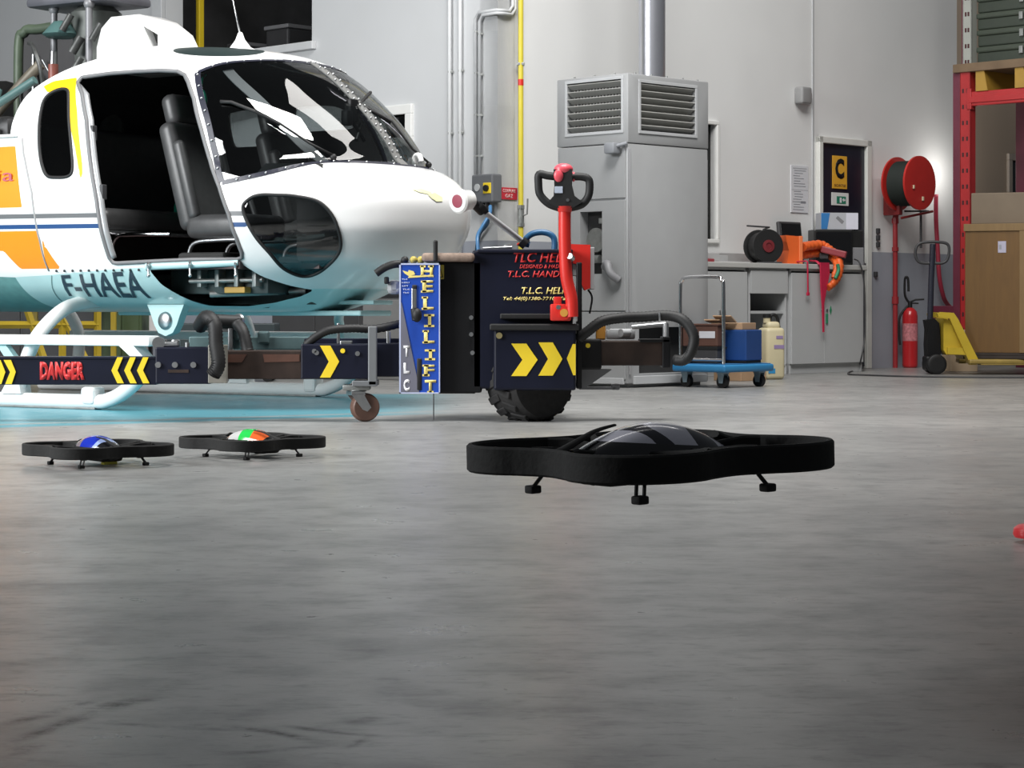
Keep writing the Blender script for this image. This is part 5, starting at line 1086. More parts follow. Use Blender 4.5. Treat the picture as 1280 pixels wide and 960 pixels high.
# ------------------------------------------------------------------ door signs, notice, wall boxes
def wall_sign(name, label, cat, px0, px1, py0, py1, M, m, d=.0, left=False):
    s0, s1 = (sL(px0, d), sL(px1, d)) if left else (sR(px0, d), sR(px1, d)); zf = zL if left else zR
    z0, z1 = zf((px0+px1)/2, py1, d), zf((px0+px1)/2, py0, d); t = thing(name, label, cat, (M @ Vector((s0, -d, z0))), R(-45) if left else R(45))
    bm = new(); box(bm, 0, s1-s0, -.008, 0, 0, z1-z0, .002); obj('plate', bm, m, t); return t, s1-s0, z1-z0
t, w, h = wall_sign('letter_sign', 'yellow sign with a black letter C on the dark door', 'sign', 1040, 1058, 195, 236, MR, mat('amber_sign', (.80, .42, .04), .4), .016)
obj('lettering', text_bm('C', w*.62, h*.62, T(w*.17, -.009, h*.30), .05), black_paint, t); obj('small_lettering', text_bm('SORTIE', w*.8, h*.08, T(w*.1, -.009, h*.06), .02), mat('sign_brown', (.25, .12, .02), .5), t)
t, w, h = wall_sign('exit_sign', 'small green and white exit sign on the dark door below the letter C', 'sign', 1039, 1060, 241, 257, MR, white_plain, .016)
bm = new(); box(bm, w*.28, w*.82, -.011, -.008, h*.15, h*.72, .001); obj('green_field', bm, mat('exit_green', (.02, .22, .13), .4), t); bm = new(); box(bm, w*.45, w*.56, -.0125, -.011, h*.22, h*.62, 0); prism(bm, [(w*.60, h*.44), (w*.70, h*.60), (w*.70, h*.50), (w*.78, h*.50), (w*.78, h*.38), (w*.70, h*.38), (w*.70, h*.28)], -.0125, -.011); obj('pictogram', bm, white_vinyl, t)
t, w, h = wall_sign('paper_notice', 'white printed notice sheets on the wall left of the door', 'notice', 988, 1009.5, 207, 266, MR, mat('paper', (.66, .67, .70), .7, var=.01), .002)
bm = new(); random.seed(3)
for k in range(16): 
    z = h*(.06+.055*k); 
    if k == 8: continue
    a = random.uniform(.08, .2); b = random.uniform(.5, .9); box(bm, w*a, w*b, -.0095, -.008, z, z+h*.012, 0)
box(bm, w*.55, w*.85, -.0095, -.008, h*.2, h*.245, 0); obj('print', bm, mat('print_grey', (.28, .29, .32), .7), t); bm = new(); box(bm, w*.02, w*.98, -.0095, -.008, h*.48, h*.487, 0); box(bm, w*.1, w*.9, -.0095, -.008, h*.93, h*.95, 0); obj('fold_line', bm, mat('print_pale', (.42, .43, .45), .7), t)
t = thing('junction_box', 'small grey junction box high on the white wall above the door', 'junction box', MR @ Vector((sR(1004, .05), 0, zR(1004, 131))), R(45))
bm = new(); box(bm, -.075, .075, -.10, 0, 0, .155, .02, None, 3); obj('box_case', bm, mat('box_grey', (.27, .27, .27), .5), t, 40); bm = new(); box(bm, .075, .14, -.05, -.01, .04, .11, .008); obj('cable_gland', bm, mat('gland_grey', (.42, .42, .42), .5), t)
# electrical switch box on the corner, conduits, gas pipe, red sign
t = thing('isolator_box', 'dark grey isolator box with a yellow rotary switch on the wall near the nose', 'switch box', ML @ Vector((sL(609, .05), 0, zL(609, 254))), R(-45))
s_ = (sL(621)-sL(595))/2
bm = new(); box(bm, -s_, s_, -.11, 0, 0, .225, .012); obj('box_case', bm, mat('isolator_grey', (.13, .135, .145), .5), t); bm = new(); box(bm, .02, .105, -.118, -.105, .07, .155, .004); obj('switch_plate', bm, yellow, t)
bm = new(); cyl(bm, (.062, -.135, .112), (.062, -.118, .112), .026); obj('rotary_knob', bm, black_rubber, t, 40); bm = new(); cyl(bm, (-.05, -.118, .12), (-.05, -.108, .12), .03); obj('dial', bm, light_grey, t, 40); bm = new(); cyl(bm, (.02, -.06, -.07), (.02, -.06, 0), .014); cyl(bm, (-.04, -.06, -.04), (-.04, -.06, 0), .02); obj('cable_gland', bm, black_rubber, t, 40)
bm = new(); LP = lambda px, py, d: (lambda s: (lambda v: Vector((v.x, v.y, zz(py, v.y))))(at_left(s, d)))(sL(px, d))
tube(bm, spline([LP(611, 262, .06), LP(609, 280, .05), LP(600, 292, .04), LP(596, 310, .03), LP(595, 335, .03)], 6), .014, 8); o = obj('isolator_cable', bm, mat('dark_blue_cable', (.015, .05, .10), .45), None, 180); tag(o, 'dark blue cable hanging from the isolator box down the wall', 'cable')
pale = mat('painted_conduit', (.60, .61, .61), .4, var=.03)
for k, (px, lab) in enumerate(((594.5, 'left'), (599.5, 'right'))):
    s0 = sL(px, .03); zt = zL(px, 17+k*3); z0 = zL(px, 219); sR1 = sR(641+k*3, .03)
    bm = new(); P = [at_left(s0, .03, z0), at_left(s0, .03, zt-.06), at_left(s0+.04, .03, zt), at_left(-.03, .03+.0, zt), at_left(.02, .03, zt), at_right(.05, .03, zt), at_right(sR1-.06, .03, zt), at_right(sR1, .03, zt+.06), at_right(sR1, .03, 6.0)]
    P = [at_left(s0, .03, z0), at_left(s0, .03, zt-.05), at_left(s0+.035, .03, zt)] + [at_left(.012, .03, zt), at_right(.03, .03+.012, zt)] + [at_right(sR1-.04, .03, zt), at_right(sR1, .03, zt+.05), at_right(sR1, .03, 6.0)]
    tube(bm, P, .014, 10); o = obj('conduit', bm, mat('conduit_grey', (.50, .51, .52), .4), None, 180)
    o2 = tag(o, f'{lab} one of two thin grey conduits above the isolator box', 'conduit', 'conduits above the isolator box')
    bm = new()
    for z in np.linspace(z0+.15, zt-.15, 4): v = at_left(s0, .02, z); box(bm, v.x-.02, v.x+.02, v.y-.02, v.y+.02, z-.008, z+.008, .002)
    obj('pipe_clip', bm, dull_metal, o)
for px, lab in ((562, 'left'), (575, 'right')):
    bm = new(); s0 = sL(px, .03); tube(bm, [at_left(s0, .03, .1), at_left(s0, .03, 6.2)], .016, 10); o = obj('white_pipe', bm, mat('white_pipe_paint', (.70, .71, .72), .4), None, 180); tag(o, f'thin white painted vertical pipe on the wall above the nose, {lab} one of two', 'pipe', 'white wall pipes')
    bm = new()
    for z in (.9, 1.45, 2.0, 2.5): v = at_left(s0, .02, z); box(bm, v.x-.02, v.x+.02, v.y-.02, v.y+.02, z-.01, z+.01, .003)
    obj('pipe_clip', bm, dull_metal, o)
s0 = sR(651, .07); P = at_right(s0, .07); t = thing('gas_pipe', 'vertical yellow gas pipe with a valve beside the wall corner', 'pipe', (P.x, P.y, 0))
zt, zb = zR(651, 258, .07), zR(651, 282, .07)
bm = new(); cyl(bm, (0, 0, .0), (0, 0, zb), .021, seg=16); cyl(bm, (0, 0, zt), (0, 0, 6.3), .021, seg=16); obj('pipe_run', bm, mat('gas_yellow', (.62, .52, .05), .4), t, 60)
bm = new(); cyl(bm, (0, 0, zb), (0, 0, zt), .026); cyl(bm, (0, 0, zb-.01), (0, 0, zb+.02), .034, seg=6); cyl(bm, (0, 0, zt-.02), (0, 0, zt+.01), .034, seg=6); tube(bm, [(.02, -.02, zb+.08), (.05, -.03, zb+.09), (.055, -.03, zt+.06)], .007, 8); obj('valve', bm, dull_metal, t, 40)
bm = new(); z = zR(651, 103, .07); cyl(bm, (0, 0, z-.025), (0, 0, z+.025), .0225, seg=16); obj('red_band', bm, red_paint, t, 60); bm = new(); z = zR(651, 80, .07); box(bm, -.03, .03, -.02, .05, z-.012, z+.012, .004); obj('pipe_clip', bm, dull_metal, t)
t, w, h = wall_sign('gas_sign', 'small red sign with white lettering beside the yellow gas pipe', 'sign', 625, 646, 234.5, 249.5, MR, mat('sign_red', (.50, .03, .05), .4), .003)
obj('lettering', text_bm('COUPURE', w*.75, h*.28, T(w*.12, -.009, h*.58), .02), mat('sign_pale', (.75, .50, .5), .4), t); obj('lettering', text_bm('GAZ', w*.45, h*.32, T(w*.27, -.009, h*.14), .02), mat('sign_pale', (.75, .50, .5), .4), t)
# ------------------------------------------------------------------ fire hose reel, riser, extinguisher
def RW(px, py, d): s = sR(px, d); v = at_right(s, d); return Vector((v.x, v.y, zz(py, v.y)))
cF = RW(1145, 228.5, .42); cB = RW(1122, 230, .16); ax = (MR.to_3x3() @ Vector((0, -1, 0)))
hr = thing('hose_reel', 'large round red fire hose reel mounted on the white wall', 'hose reel', (cB.x, cB.y, cB.z), R(45))
reel_red = mat('reel_red_paint', (.50, .025, .02), .4, var=.08)
M = RX(R(90)); r_ = 34/FPX*cF.y
bm = new(); lathe(bm, [(.02, .235), (r_*.95, .235), (r_, .24), (r_, .26), (r_*.95, .262), (.10, .255), (.02, .26)], M, 56); obj('front_disc', bm, reel_red, hr, 40)
bm = new(); lathe(bm, [(.02, -.02), (r_*.95, -.02), (r_, -.01), (r_, .008), (.02, .012)], M, 56); obj('back_disc', bm, reel_red, hr, 40)
bm = new(); prof = [(.12, .01)]+[(r_*.80+(.010 if k % 2 else -.008), .01+.225*k/18) for k in range(19)]+[(.12, .236)]; lathe(bm, prof, M, 48); obj('coiled_hose', bm, mat('dark_green_hose', (.025, .032, .028), .6, var=.15), hr, 60)
bm = new(); box(bm, .02, .05, -.272, -.262, -.17, -.13, .004); box(bm, -.13, -.105, -.272, -.262, -.06, -.025, .004); obj('instruction_tag', bm, mat('cream_tag', (.75, .65, .45), .5), hr)
bm = new(); cyl(bm, (0, .15, 0), (0, -.02, 0), .05); box(bm, -.03, .03, -.04, .15, -.30, .06, .01); cyl(bm, (.0, -.04, -.33), (.30, -.20, -.26), .012); obj('wall_bracket', bm, mat('bracket_red', (.22, .02, .02), .45), hr, 40)
s0 = sR(1119, .06); P = at_right(s0, .06); t = thing('fire_riser', 'thick dark red vertical water pipe below the hose reel', 'pipe', (P.x, P.y, 0))
pr_ = mat('riser_red', (.33, .025, .03), .45, var=.1)
zt = zR(1119, 262, .06); bm = new(); cyl(bm, (0, 0, 0), (0, 0, zt), .024); cyl(bm, (0, 0, zt-.1), (.02, -.03, zt+.12), .028); obj('pipe_run', bm, pr_, t, 60)
bm = new(); cyl(bm, (0, 0, .62), (0, 0, .69), .033); cyl(bm, (.0, 0, 1.13), (0, 0, 1.17), .032); cyl(bm, (0, 0, 1.40), (0, 0, 1.45), .034, seg=8); obj('pipe_joint', bm, pr_, t, 40)
bm = new(); tube(bm, spline([RW(1170, 243, .10), RW(1170, 275, .10), RW(1172, 310, .11), RW(1174, 345, .12), RW(1179, 370, .10), RW(1184, 380, .05), RW(1190, 386, .02)], 6), .022, 10); o = obj('loose_red_hose', bm, mat('dull_crimson', (.38, .03, .06), .5), None, 180); tag(o, 'slim crimson pipe on the wall between the hose reel and the rack', 'pipe')
t = thing('wall_hook_rod', 'dark metal rod with crossbar hanging under the hose reel', 'rod', RW(1151, 310, .25)); L_ = RW(1151, 264, .25).z-t.location.z
bm = new(); cyl(bm, (0, 0, 0), (0, 0, L_), .012); cyl(bm, (-.16, .0, L_), (.08, .0, L_), .009); obj('rod_body', bm, dark_grey, t, 60); bm = new(); tube(bm, [(0, 0, L_), (-.02, .1, L_+.06), (-.03, .18, L_+.06)], .008, 8); obj('hook', bm, dark_grey, t, 60)
s0 = sR(1137.5, .14); P = at_right(s0, .14); ex = thing('fire_extinguisher', 'red fire extinguisher standing against the wall left of the pallet truck', 'extinguisher', (P.x, P.y, 0))
bm = new(); lathe(bm, [(.06, 0), (.072, .012), (.074, .03), (.074, .50), (.066, .545), (.04, .575), (.02, .585)], None, 28); obj('cylinder', bm, mat('extinguisher_red', (.52, .02, .025), .3, coat=.4), ex, 40)
bm = new(); lathe(bm, [(.0745, .26), (.0745, .43)], None, 28); obj('label_band', bm, mat('label_pink', (.62, .20, .22), .5, var=.4, scale=40), ex, 60)
bm = new(); cyl(bm, (0, 0, .58), (0, 0, .64), .022); tube(bm, [(-.02, 0, .63), (.05, -.02, .66), (.13, -.04, .665)], .009, 8); tube(bm, [(0, 0, .63), (.08, -.02, .625)], .008, 8); obj('valve_lever', bm, black_rubber, ex, 60)
bm = new(); tube(bm, spline([(0, 0, .62), (-.05, -.01, .70), (-.055, -.02, .84), (-.045, -.03, .88), (-.025, -.03, .86), (-.02, -.03, .74)], 6), .012, 8); tube(bm, spline([(-.02, 0, .6), (-.10, -.02, .5), (-.11, -.02, .35), (-.10, -.02, .22)], 6), .012, 8); obj('discharge_hose', bm, black_rubber, ex, 60)
# ------------------------------------------------------------------ pallet truck
PY = 19.0; pt = thing('pallet_truck', 'yellow hand pallet truck with black handle beside the wooden crate', 'pallet truck', (xx(1170, PY), PY, 0))
py_ = mat('truck_yellow', (.52, .37, .03), .4, var=.1)
bm = new(); tube(bm, [wp(1162.5, 402, PY), wp(1164, 350, PY), wp(1166, 305, PY)], .026, 12); shf = obj('handle_shaft', bm, mat('handle_blue_black', (.02, .022, .035), .4), pt, 60, world=True)
bm = new(); tube(bm, spline([wp(1166, 329, PY), wp(1150, 328, PY), wp(1144.5, 320, PY), wp(1146, 308, PY), wp(1155, 303, PY), wp(1178, 303, PY), wp(1186, 308, PY), wp(1185, 322, PY), wp(1179, 328.5, PY)], 6, True), .013, 10, True); obj('handle_loop', bm, dark_grey, pt, 60, world=True)
bm = new(); A = lambda px, py: (xx(px, PY), zz(py, PY))
prism(bm, [A(1156, 400), A(1166, 398), A(1172, 404), A(1174, 440), A(1172, 455), A(1158, 455), A(1157, 430), A(1158, 412)], PY-.08, PY+.10); cyl(bm, wp(1162, 400, PY-.04), wp(1165, 440, PY-.04), .04); obj('pump', bm, black_paint, pt, 40, world=True)
bm = new(); prism(bm, [A(1165, 392), A(1169, 390), A(1185, 391), A(1190, 398), A(1216, 450), A(1213, 455), A(1205, 455), A(1203, 449), A(1180, 398), A(1166, 396)], PY-.25, PY-.19)
prism(bm, [A(1165, 392), A(1169, 390), A(1185, 391), A(1190, 398), A(1216, 450), A(1213, 455), A(1205, 455), A(1203, 449), A(1180, 398), A(1166, 396)], PY+.19, PY+.25)
prism(bm, [A(1174, 398), A(1182, 400), A(1203, 449), A(1200, 443), A(1178, 443), A(1174, 437)], PY-.19, PY+.19); prism(bm, [A(1178, 434), A(1198, 434), A(1200, 443), A(1178, 442)], PY-.235, PY-.19)
obj('chassis', bm, py_, pt, 40, world=True)
for dy in (-.22, .22):
    bm = new(); box(bm, xx(1203, PY), xx(1203, PY)+1.05, PY+dy-.08, PY+dy+.08, .095, .135, .012); box(bm, xx(1203, PY)+.1, xx(1203, PY)+1.0, PY+dy-.075, PY+dy+.075, .085, .1, .004); f = obj('fork', bm, mat('scuffed_yellow', (.30, .21, .05), .5, var=.4), pt, world=True)
    bm = new(); x = xx(1203, PY)+.9; cyl(bm, (x, PY+dy-.04, .042), (x, PY+dy+.04, .042), .042); box(bm, x-.12, x, PY+dy-.05, PY+dy+.05, .05, .09, .004); obj('fork_roller', bm, dark_grey, f, 40, world=True)
for dy in (-.10, .10): wheel('steer_wheel', (xx(1167, PY), PY+dy-.03, .088), .088, .06, R(8), pt, black_rubber, dull_metal)
bm = new(); box(bm, xx(1158, PY), xx(1180, PY), PY-.12, PY+.1, .07, .12, .01); box(bm, xx(1155, PY), xx(1162, PY), PY-.1, PY+.1, .03, .16, .02); obj('axle_block', bm, black_paint, pt, world=True)
# ------------------------------------------------------------------ rack, crate, boxes
RYc = 20.35; up0 = Vector((xx(1197.5, RYc), RYc, 0))
rk = thing('pallet_rack', 'red pallet rack with a shelf high up at the right edge', 'rack', up0, R(-45))
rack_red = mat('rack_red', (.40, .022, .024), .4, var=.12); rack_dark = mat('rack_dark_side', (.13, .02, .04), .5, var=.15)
zb = zz(88, RYc)-.02
def upright(px, m1, z0, z1, w=.115, dpt=.09, x=0, y=0):
    bm = new(); box(bm, x, x+w, y, y+.012, z0, z1, .002); box(bm, x, x+.012, y, y+dpt, z0, z1, .002); box(bm, x+w-.012, x+w, y, y+dpt, z0, z1, .002)
    u = obj('upright', bm, m1, rk); n = int((z1-z0)/.15); bm = new(); box(bm, -.010, .010, -.0015, .001, 0, .04, 0); o = obj('slot', bm, mat('slot_dark', (.05, .01, .012), .7), u); o.location = (x+.035, y, z0+.05)
    for k in range(n):
        for xo in (x+.035, x+w-.035):
            if k == 0 and xo == x+.035: continue
            c = o.copy(); COL.objects.link(c); c.parent = u; c.location = (xo, y, z0+.05+k*.15)
    return u
upright(0, rack_red, 0, zb, x=.02)
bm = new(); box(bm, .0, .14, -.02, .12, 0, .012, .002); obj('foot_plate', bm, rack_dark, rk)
upright(0, mat('rack_grey', (.32, .33, .30), .45), zb+.02, 4.6, x=.05, w=.10)
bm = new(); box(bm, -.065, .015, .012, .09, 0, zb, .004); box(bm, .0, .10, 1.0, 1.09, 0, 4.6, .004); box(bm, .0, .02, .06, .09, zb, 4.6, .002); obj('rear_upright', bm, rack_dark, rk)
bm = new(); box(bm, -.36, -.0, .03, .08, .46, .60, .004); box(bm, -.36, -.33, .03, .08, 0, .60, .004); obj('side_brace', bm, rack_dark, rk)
zb0, zb1 = zz(134, RYc), zz(116, RYc)
bm = new(); box(bm, .12, 2.9, .0, .05, zb0, zb1, .01); box(bm, .12, 2.9, -.012, .0, zb0+.03, zb1-.05, .004); obj('beam', bm, rack_red, rk); bm = new(); box(bm, .12, 2.9, 1.0, 1.05, zb0, zb1, .01); obj('beam', bm, rack_red, rk); bm = new(); box(bm, .10, .15, -.01, .06, zb0-.03, zb1+.03, .004); obj('beam_connector', bm, rack_red, rk)
oy = mat('ochre_support', (.36, .21, .03), .5, var=.15)
for x in (.20, .62, 1.05):
    bm = new(); prism(bm, [(x, zb1), (x+.13, zb1), (x+.09, zb-.0), (x+.0, zb)], -.01, 1.02); obj('bearer', bm, oy, rk)
bm = new(); box(bm, -.04, 2.9, -.03, 1.08, zb-.005, zb+.075, .006); obj('shelf_board', bm, mat('shelf_brown', (.16, .105, .06), .7, var=.2), rk)
gm = mat('dark_green_crate', (.030, .040, .028), .55, var=.12); SZ = zb+.075
words = ['lowest of the stack of flat dark green cases on the rack shelf', 'second from bottom in the stack of flat dark green cases on the rack shelf', 'middle one of the five stacked flat dark green cases on the rack shelf', 'fourth from bottom in the stack of flat dark green cases on the rack shelf', 'topmost of the stacked flat dark green cases on the rack shelf']
Mr = rot_m(rk)
for k in range(5):
    z0 = SZ+k*.158; t = thing('green_case', words[k], 'case', Mr @ Vector((.42, .42, z0)), R(-45), 'green cases on the rack'); j = .004*(k % 2)
    bm = new(); box(bm, -.26+j, .26+j, -.34, .34, 0, .10, .012); obj('case_base', bm, gm, t); bm = new(); box(bm, -.27+j, .27+j, -.35, .35, .10, .156, .016); obj('case_lid', bm, mat('green_lid', (.042, .054, .038), .55, var=.1), t)
    bm = new(); box(bm, .2+j, .24+j, -.365, -.34, .06, .13, .004); obj('catch', bm, dull_metal, t)
t = thing('dark_bale', 'black wrapped load on the rack shelf at the right picture edge', 'load', Mr @ Vector((1.12, .45, SZ)), R(-45)); bm = new(); box(bm, -.36, .40, -.36, .4, .1, .95, .08, None, 4); obj('wrapped_load', bm, black_rubber, t, 60); bm = new(); box(bm, -.40, .42, -.42, .42, 0, .1, .006); obj('load_pallet', bm, mat('pallet_brown', (.24, .12, .04), .7, var=.3), t)
# wooden crate
def wood(name, c1, c2, sc):
    m = bpy.data.materials.new(name); m.use_nodes = True; nt = m.node_tree; N = nt.nodes; L = nt.links; b = N['Principled BSDF']
    tc = N.new('ShaderNodeTexCoord'); mp = N.new('ShaderNodeMapping'); mp.inputs['Scale'].default_value = sc; L.new(tc.outputs['Object'], mp.inputs[0])
    n = N.new('ShaderNodeTexNoise'); n.inputs['Scale'].default_value = 4; n.inputs['Detail'].default_value = 8; n.inputs['Distortion'].default_value = .8; L.new(mp.outputs[0], n.inputs['Vector'])
    v = N.new('ShaderNodeTexVoronoi'); v.inputs['Scale'].default_value = 3.2; mp2 = N.new('ShaderNodeMapping'); mp2.inputs['Scale'].default_value = (1.6, 1.6, .6); L.new(tc.outputs['Object'], mp2.inputs[0]); L.new(mp2.outputs[0], v.inputs['Vector'])
    c = mixc(nt, n.outputs['Fac'], c1, c2); r = N.new('ShaderNodeMapRange'); L.new(v.outputs['Distance'], r.inputs[0]); r.inputs[1].default_value = .10; r.inputs[2].default_value = .04; r.inputs[3].default_value = 0; r.inputs[4].default_value = .7
    L.new(mixc(nt, r.outputs[0], c, (.07, .03, .012)), b.inputs['Base Color']); b.inputs['Roughness'].default_value = .6; return m
ply = wood('pine_plywood', (.10, .049, .010), (.17, .085, .018), (6, 6, .8))
CY = 18.95; cx0 = xx(1209, CY)
cr = thing('wooden_crate', 'tall pine plywood crate standing on the forks of the pallet truck', 'crate', (xx(1250, CY), CY+.02, .0), R(-22)); zc0, zc1 = .19, zz(281, CY)
cw_ = .265
bm = new(); box(bm, -cw_, cw_, -.20, .36, zc0, zc1, .004); obj('crate_body', bm, ply, cr)
bm = new(); box(bm, -cw_-.01, cw_+.015, -.214, -.20, zc1-.06, zc1+.004, .003); obj('batten', bm, wood('pale_pine', (.16, .095, .032), (.24, .15, .06), (6, 6, .8)), cr)
bm = new(); box(bm, cw_-.06, cw_+.018, -.218, -.14, zc0, zc1-.062, .004); obj('corner_post', bm, wood('pale_pine', (.16, .095, .032), (.24, .15, .06), (6, 6, .8)), cr)
bm = new(); box(bm, .02, .09, -.204, -.20, zc1-.25, zc1-.15, .001); lb_ = obj('shipping_label', bm, mat('label_lilac', (.42, .40, .50), .6), cr); bm = new(); box(bm, .03, .05, -.2055, -.204, zc1-.22, zc1-.18, 0); obj('print', bm, mat('print_grey', (.28, .29, .32), .7), lb_)
bm = new(); box(bm, -.28, .28, -.21, .37, .165, .19, .004)
for y in (-.17, .08, .32): box(bm, -.28, .28, y-.04, y+.04, .137, .165, .004)
obj('skid_pallet', bm, mat('dark_pallet', (.030, .022, .018), .8, var=.3), cr)
t = thing('cardboard_box', 'plain brown cardboard box on top of the wooden crate', 'box', (xx(1259, CY), CY+.09, zc1+.005), R(-22)); hb = zz(241, CY)-zc1-.008; bm = new(); box(bm, -.26, .30, -.2, .28, 0, hb, .008); obj('carton_body', bm, mat('cardboard', (.17, .13, .09), .75, var=.08), t); bm = new(); box(bm, -.26, .30, -.0, .06, hb-.001, hb+.001, 0); obj('tape', bm, mat('brown_tape', (.22, .15, .09), .3), t)
t = thing('low_carton', 'pale cardboard carton on the floor behind the yellow truck chassis', 'box', (xx(1196, 19.9), 19.75, 0), R(10)); bm = new(); box(bm, -.13, .13, -.1, .12, 0, .38, .006); obj('carton_body', bm, mat('pale_cardboard', (.48, .36, .24), .75), t); bm = new(); box(bm, -.13, .13, -.102, -.1, .30, .33, 0); obj('tape', bm, mat('brown_tape', (.28, .2, .12), .3), t)
# ------------------------------------------------------------------ platform trolley with its load
TC = Vector((xx(905, 15.55), 15.55, 0)); tr = thing('platform_trolley', 'blue platform trolley with chrome push handle in front of the cabinets', 'trolley', TC, R(-45))
# local x: towards the right and the camera (handle bar direction), local y: along the deck, away to the right
tw, tl_ = .48, .56; zd = .115
bm = new(); box(bm, -tw, .02, -.02, tl_, zd, zd+.055, .016, None, 3); obj('deck', bm, mat('trolley_blue', (.03, .20, .42), .45, var=.06), tr, 40)
bm = new(); box(bm, -tw+.02, .0, 0, tl_-.02, zd+.055, zd+.060, .002); obj('deck_mat', bm, mat('deck_mat_blue', (.02, .13, .30), .8), tr)
bm = new(); zt = zz(346, 15.7); pts = [(-.03, .03, zd+.05), (-.03, .03, zt-.10), (-.045, .03, zt-.03), (-.10, .03, zt), (-tw+.11, .03, zt), (-tw+.055, .03, zt-.03), (-tw+.04, .03, zt-.10), (-tw+.04, .03, zd+.05)]
tube(bm, spline(pts, 6), .014, 12); obj('push_handle', bm, chrome, tr, 60); bm = new(); tube(bm, [(-.03, .03, zd+.09), (-tw+.04, .03, zd+.09)], .011, 10); obj('cross_bar', bm, chrome, tr, 60)
for x, y in ((-.06, .06), (-tw+.08, .06), (-.06, tl_-.08), (-tw+.08, tl_-.08)):
    bm = new(); box(bm, x-.03, x+.03, y-.035, y+.035, zd-.012, zd, .002); prism(bm, [(x-.03, zd-.01), (x+.03, zd-.01), (x+.02, .035), (x-.015, .035)], y-.028, y-.023); prism(bm, [(x-.03, zd-.01), (x+.03, zd-.01), (x+.02, .035), (x-.015, .035)], y+.023, y+.028); cs = obj('castor', bm, mat('castor_blue_steel', (.25, .33, .38), .4, .4), tr)
    bm = new(); cyl(bm, (x, y-.018, .046), (x, y+.018, .046), .046, seg=24); obj('castor_wheel', bm, black_rubber, cs, 40)
MT = rot_m(tr); dz = zd+.060
def on_trolley(x, y, z=0): return MT @ Vector((x, y, dz+z))
t = thing('blue_case', 'blue metal case on the right half of the platform trolley', 'case', on_trolley(-.215, .355), R(-35)); bm = new(); box(bm, -.15, .185, -.12, .12, .02, .245, .008); obj('case_body', bm, mat('case_blue', (.015, .06, .22), .4, var=.08), t)
bm = new(); box(bm, -.145, .18, -.115, .115, 0, .022, .004); obj('case_foot', bm, black_rubber, t); bm = new()
for x in (-.08, -.02): cyl(bm, (x, -.127, .09), (x, -.118, .09), .010)
obj('case_lock', bm, steel, t, 40)
t = thing('open_carton', 'open cardboard flap carton lying on top of the blue case', 'box', on_trolley(-.215, .355, .246), R(-35)); cb = mat('carton_tan', (.42, .27, .16), .75, var=.1)
bm = new(); box(bm, -.12, .14, -.10, .11, 0, .05, .003); obj('carton_body', bm, cb, t); bm = new(); box(bm, -.0, .15, -.004, .004, 0, .10, 0, T(-.05, -.11, .055) @ RX(R(62))); box(bm, -.13, .0, -.004, .004, 0, .08, 0, T(0, -.11, .052) @ RX(R(75))); obj('carton_flap', bm, cb, t)
t = thing('brown_case', 'brown carton with a white label on the left half of the trolley', 'box', on_trolley(-.27, .12, .125), R(-40)); bm = new(); box(bm, -.17, .14, -.055, .055, 0, .15, .006); obj('carton_body', bm, mat('brown_carton', (.10, .045, .032), .65, var=.15), t); bm = new(); box(bm, -.02, .12, -.058, -.055, .06, .11, .001); obj('label', bm, mat('label_white', (.62, .62, .66), .5), t); bm = new(); box(bm, -.18, .15, -.06, .06, .15, .165, .004); obj('carton_lid', bm, mat('brown_carton', (.16, .085, .06), .65), t)
t = thing('dark_battery', 'black battery box under the brown carton on the trolley', 'battery', on_trolley(-.26, .12), R(-40)); bm = new(); box(bm, -.13, .13, -.06, .06, 0, .115, .01); obj('battery_case', bm, dark_grey, t); bm = new(); box(bm, -.135, .135, -.064, .064, .10, .124, .004); obj('battery_lid', bm, black_rubber, t)
# canister and extra box near the cabinets
t = thing('jerrycan', 'cream plastic canister with dark cap on the floor before the open shelves', 'canister', Vector((xx(964, 17.6), 17.6, 0)), R(20))
cm_ = mat('cream_plastic', (.62, .55, .36), .45, var=.05)
bm = new(); box(bm, -.085, .085, -.09, .09, 0, .42, .03, None, 3); box(bm, -.06, .06, -.06, .06, .40, .47, .03, None, 3); cyl(bm, (-.04, 0, .46), (-.04, 0, .50), .03); obj('can_body', bm, cm_, t, 50); bm = new(); tube(bm, spline([(-.02, 0, .45), (0, 0, .52), (.05, 0, .51), (.07, 0, .42)], 6), .014, 8); cyl(bm, (-.04, 0, .50), (-.04, 0, .53), .034); obj('can_handle', bm, black_rubber, t, 60)
bm = new(); box(bm, -.02, .07, -.093, -.09, .25, .28, 0); box(bm, .0, .06, -.093, -.09, .33, .355, 0); obj('can_label', bm, mat('label_violet', (.30, .22, .40), .5), t); bm = new(); box(bm, -.07, -.01, -.093, -.09, .05, .09, 0); obj('can_sticker', bm, mat('sticker_blue', (.03, .25, .5), .5), t)
t = thing('floor_carton', 'flat brown carton on the floor behind the trolley wheels', 'box', Vector((xx(925, 17.3), 17.3, 0)), R(45)); bm = new(); box(bm, -.16, .16, -.14, .14, 0, .085, .004); obj('carton_body', bm, cb, t); bm = new(); box(bm, -.16, .16, -.02, .02, .085, .088, 0); obj('tape', bm, mat('brown_tape', (.28, .2, .12), .3), t)
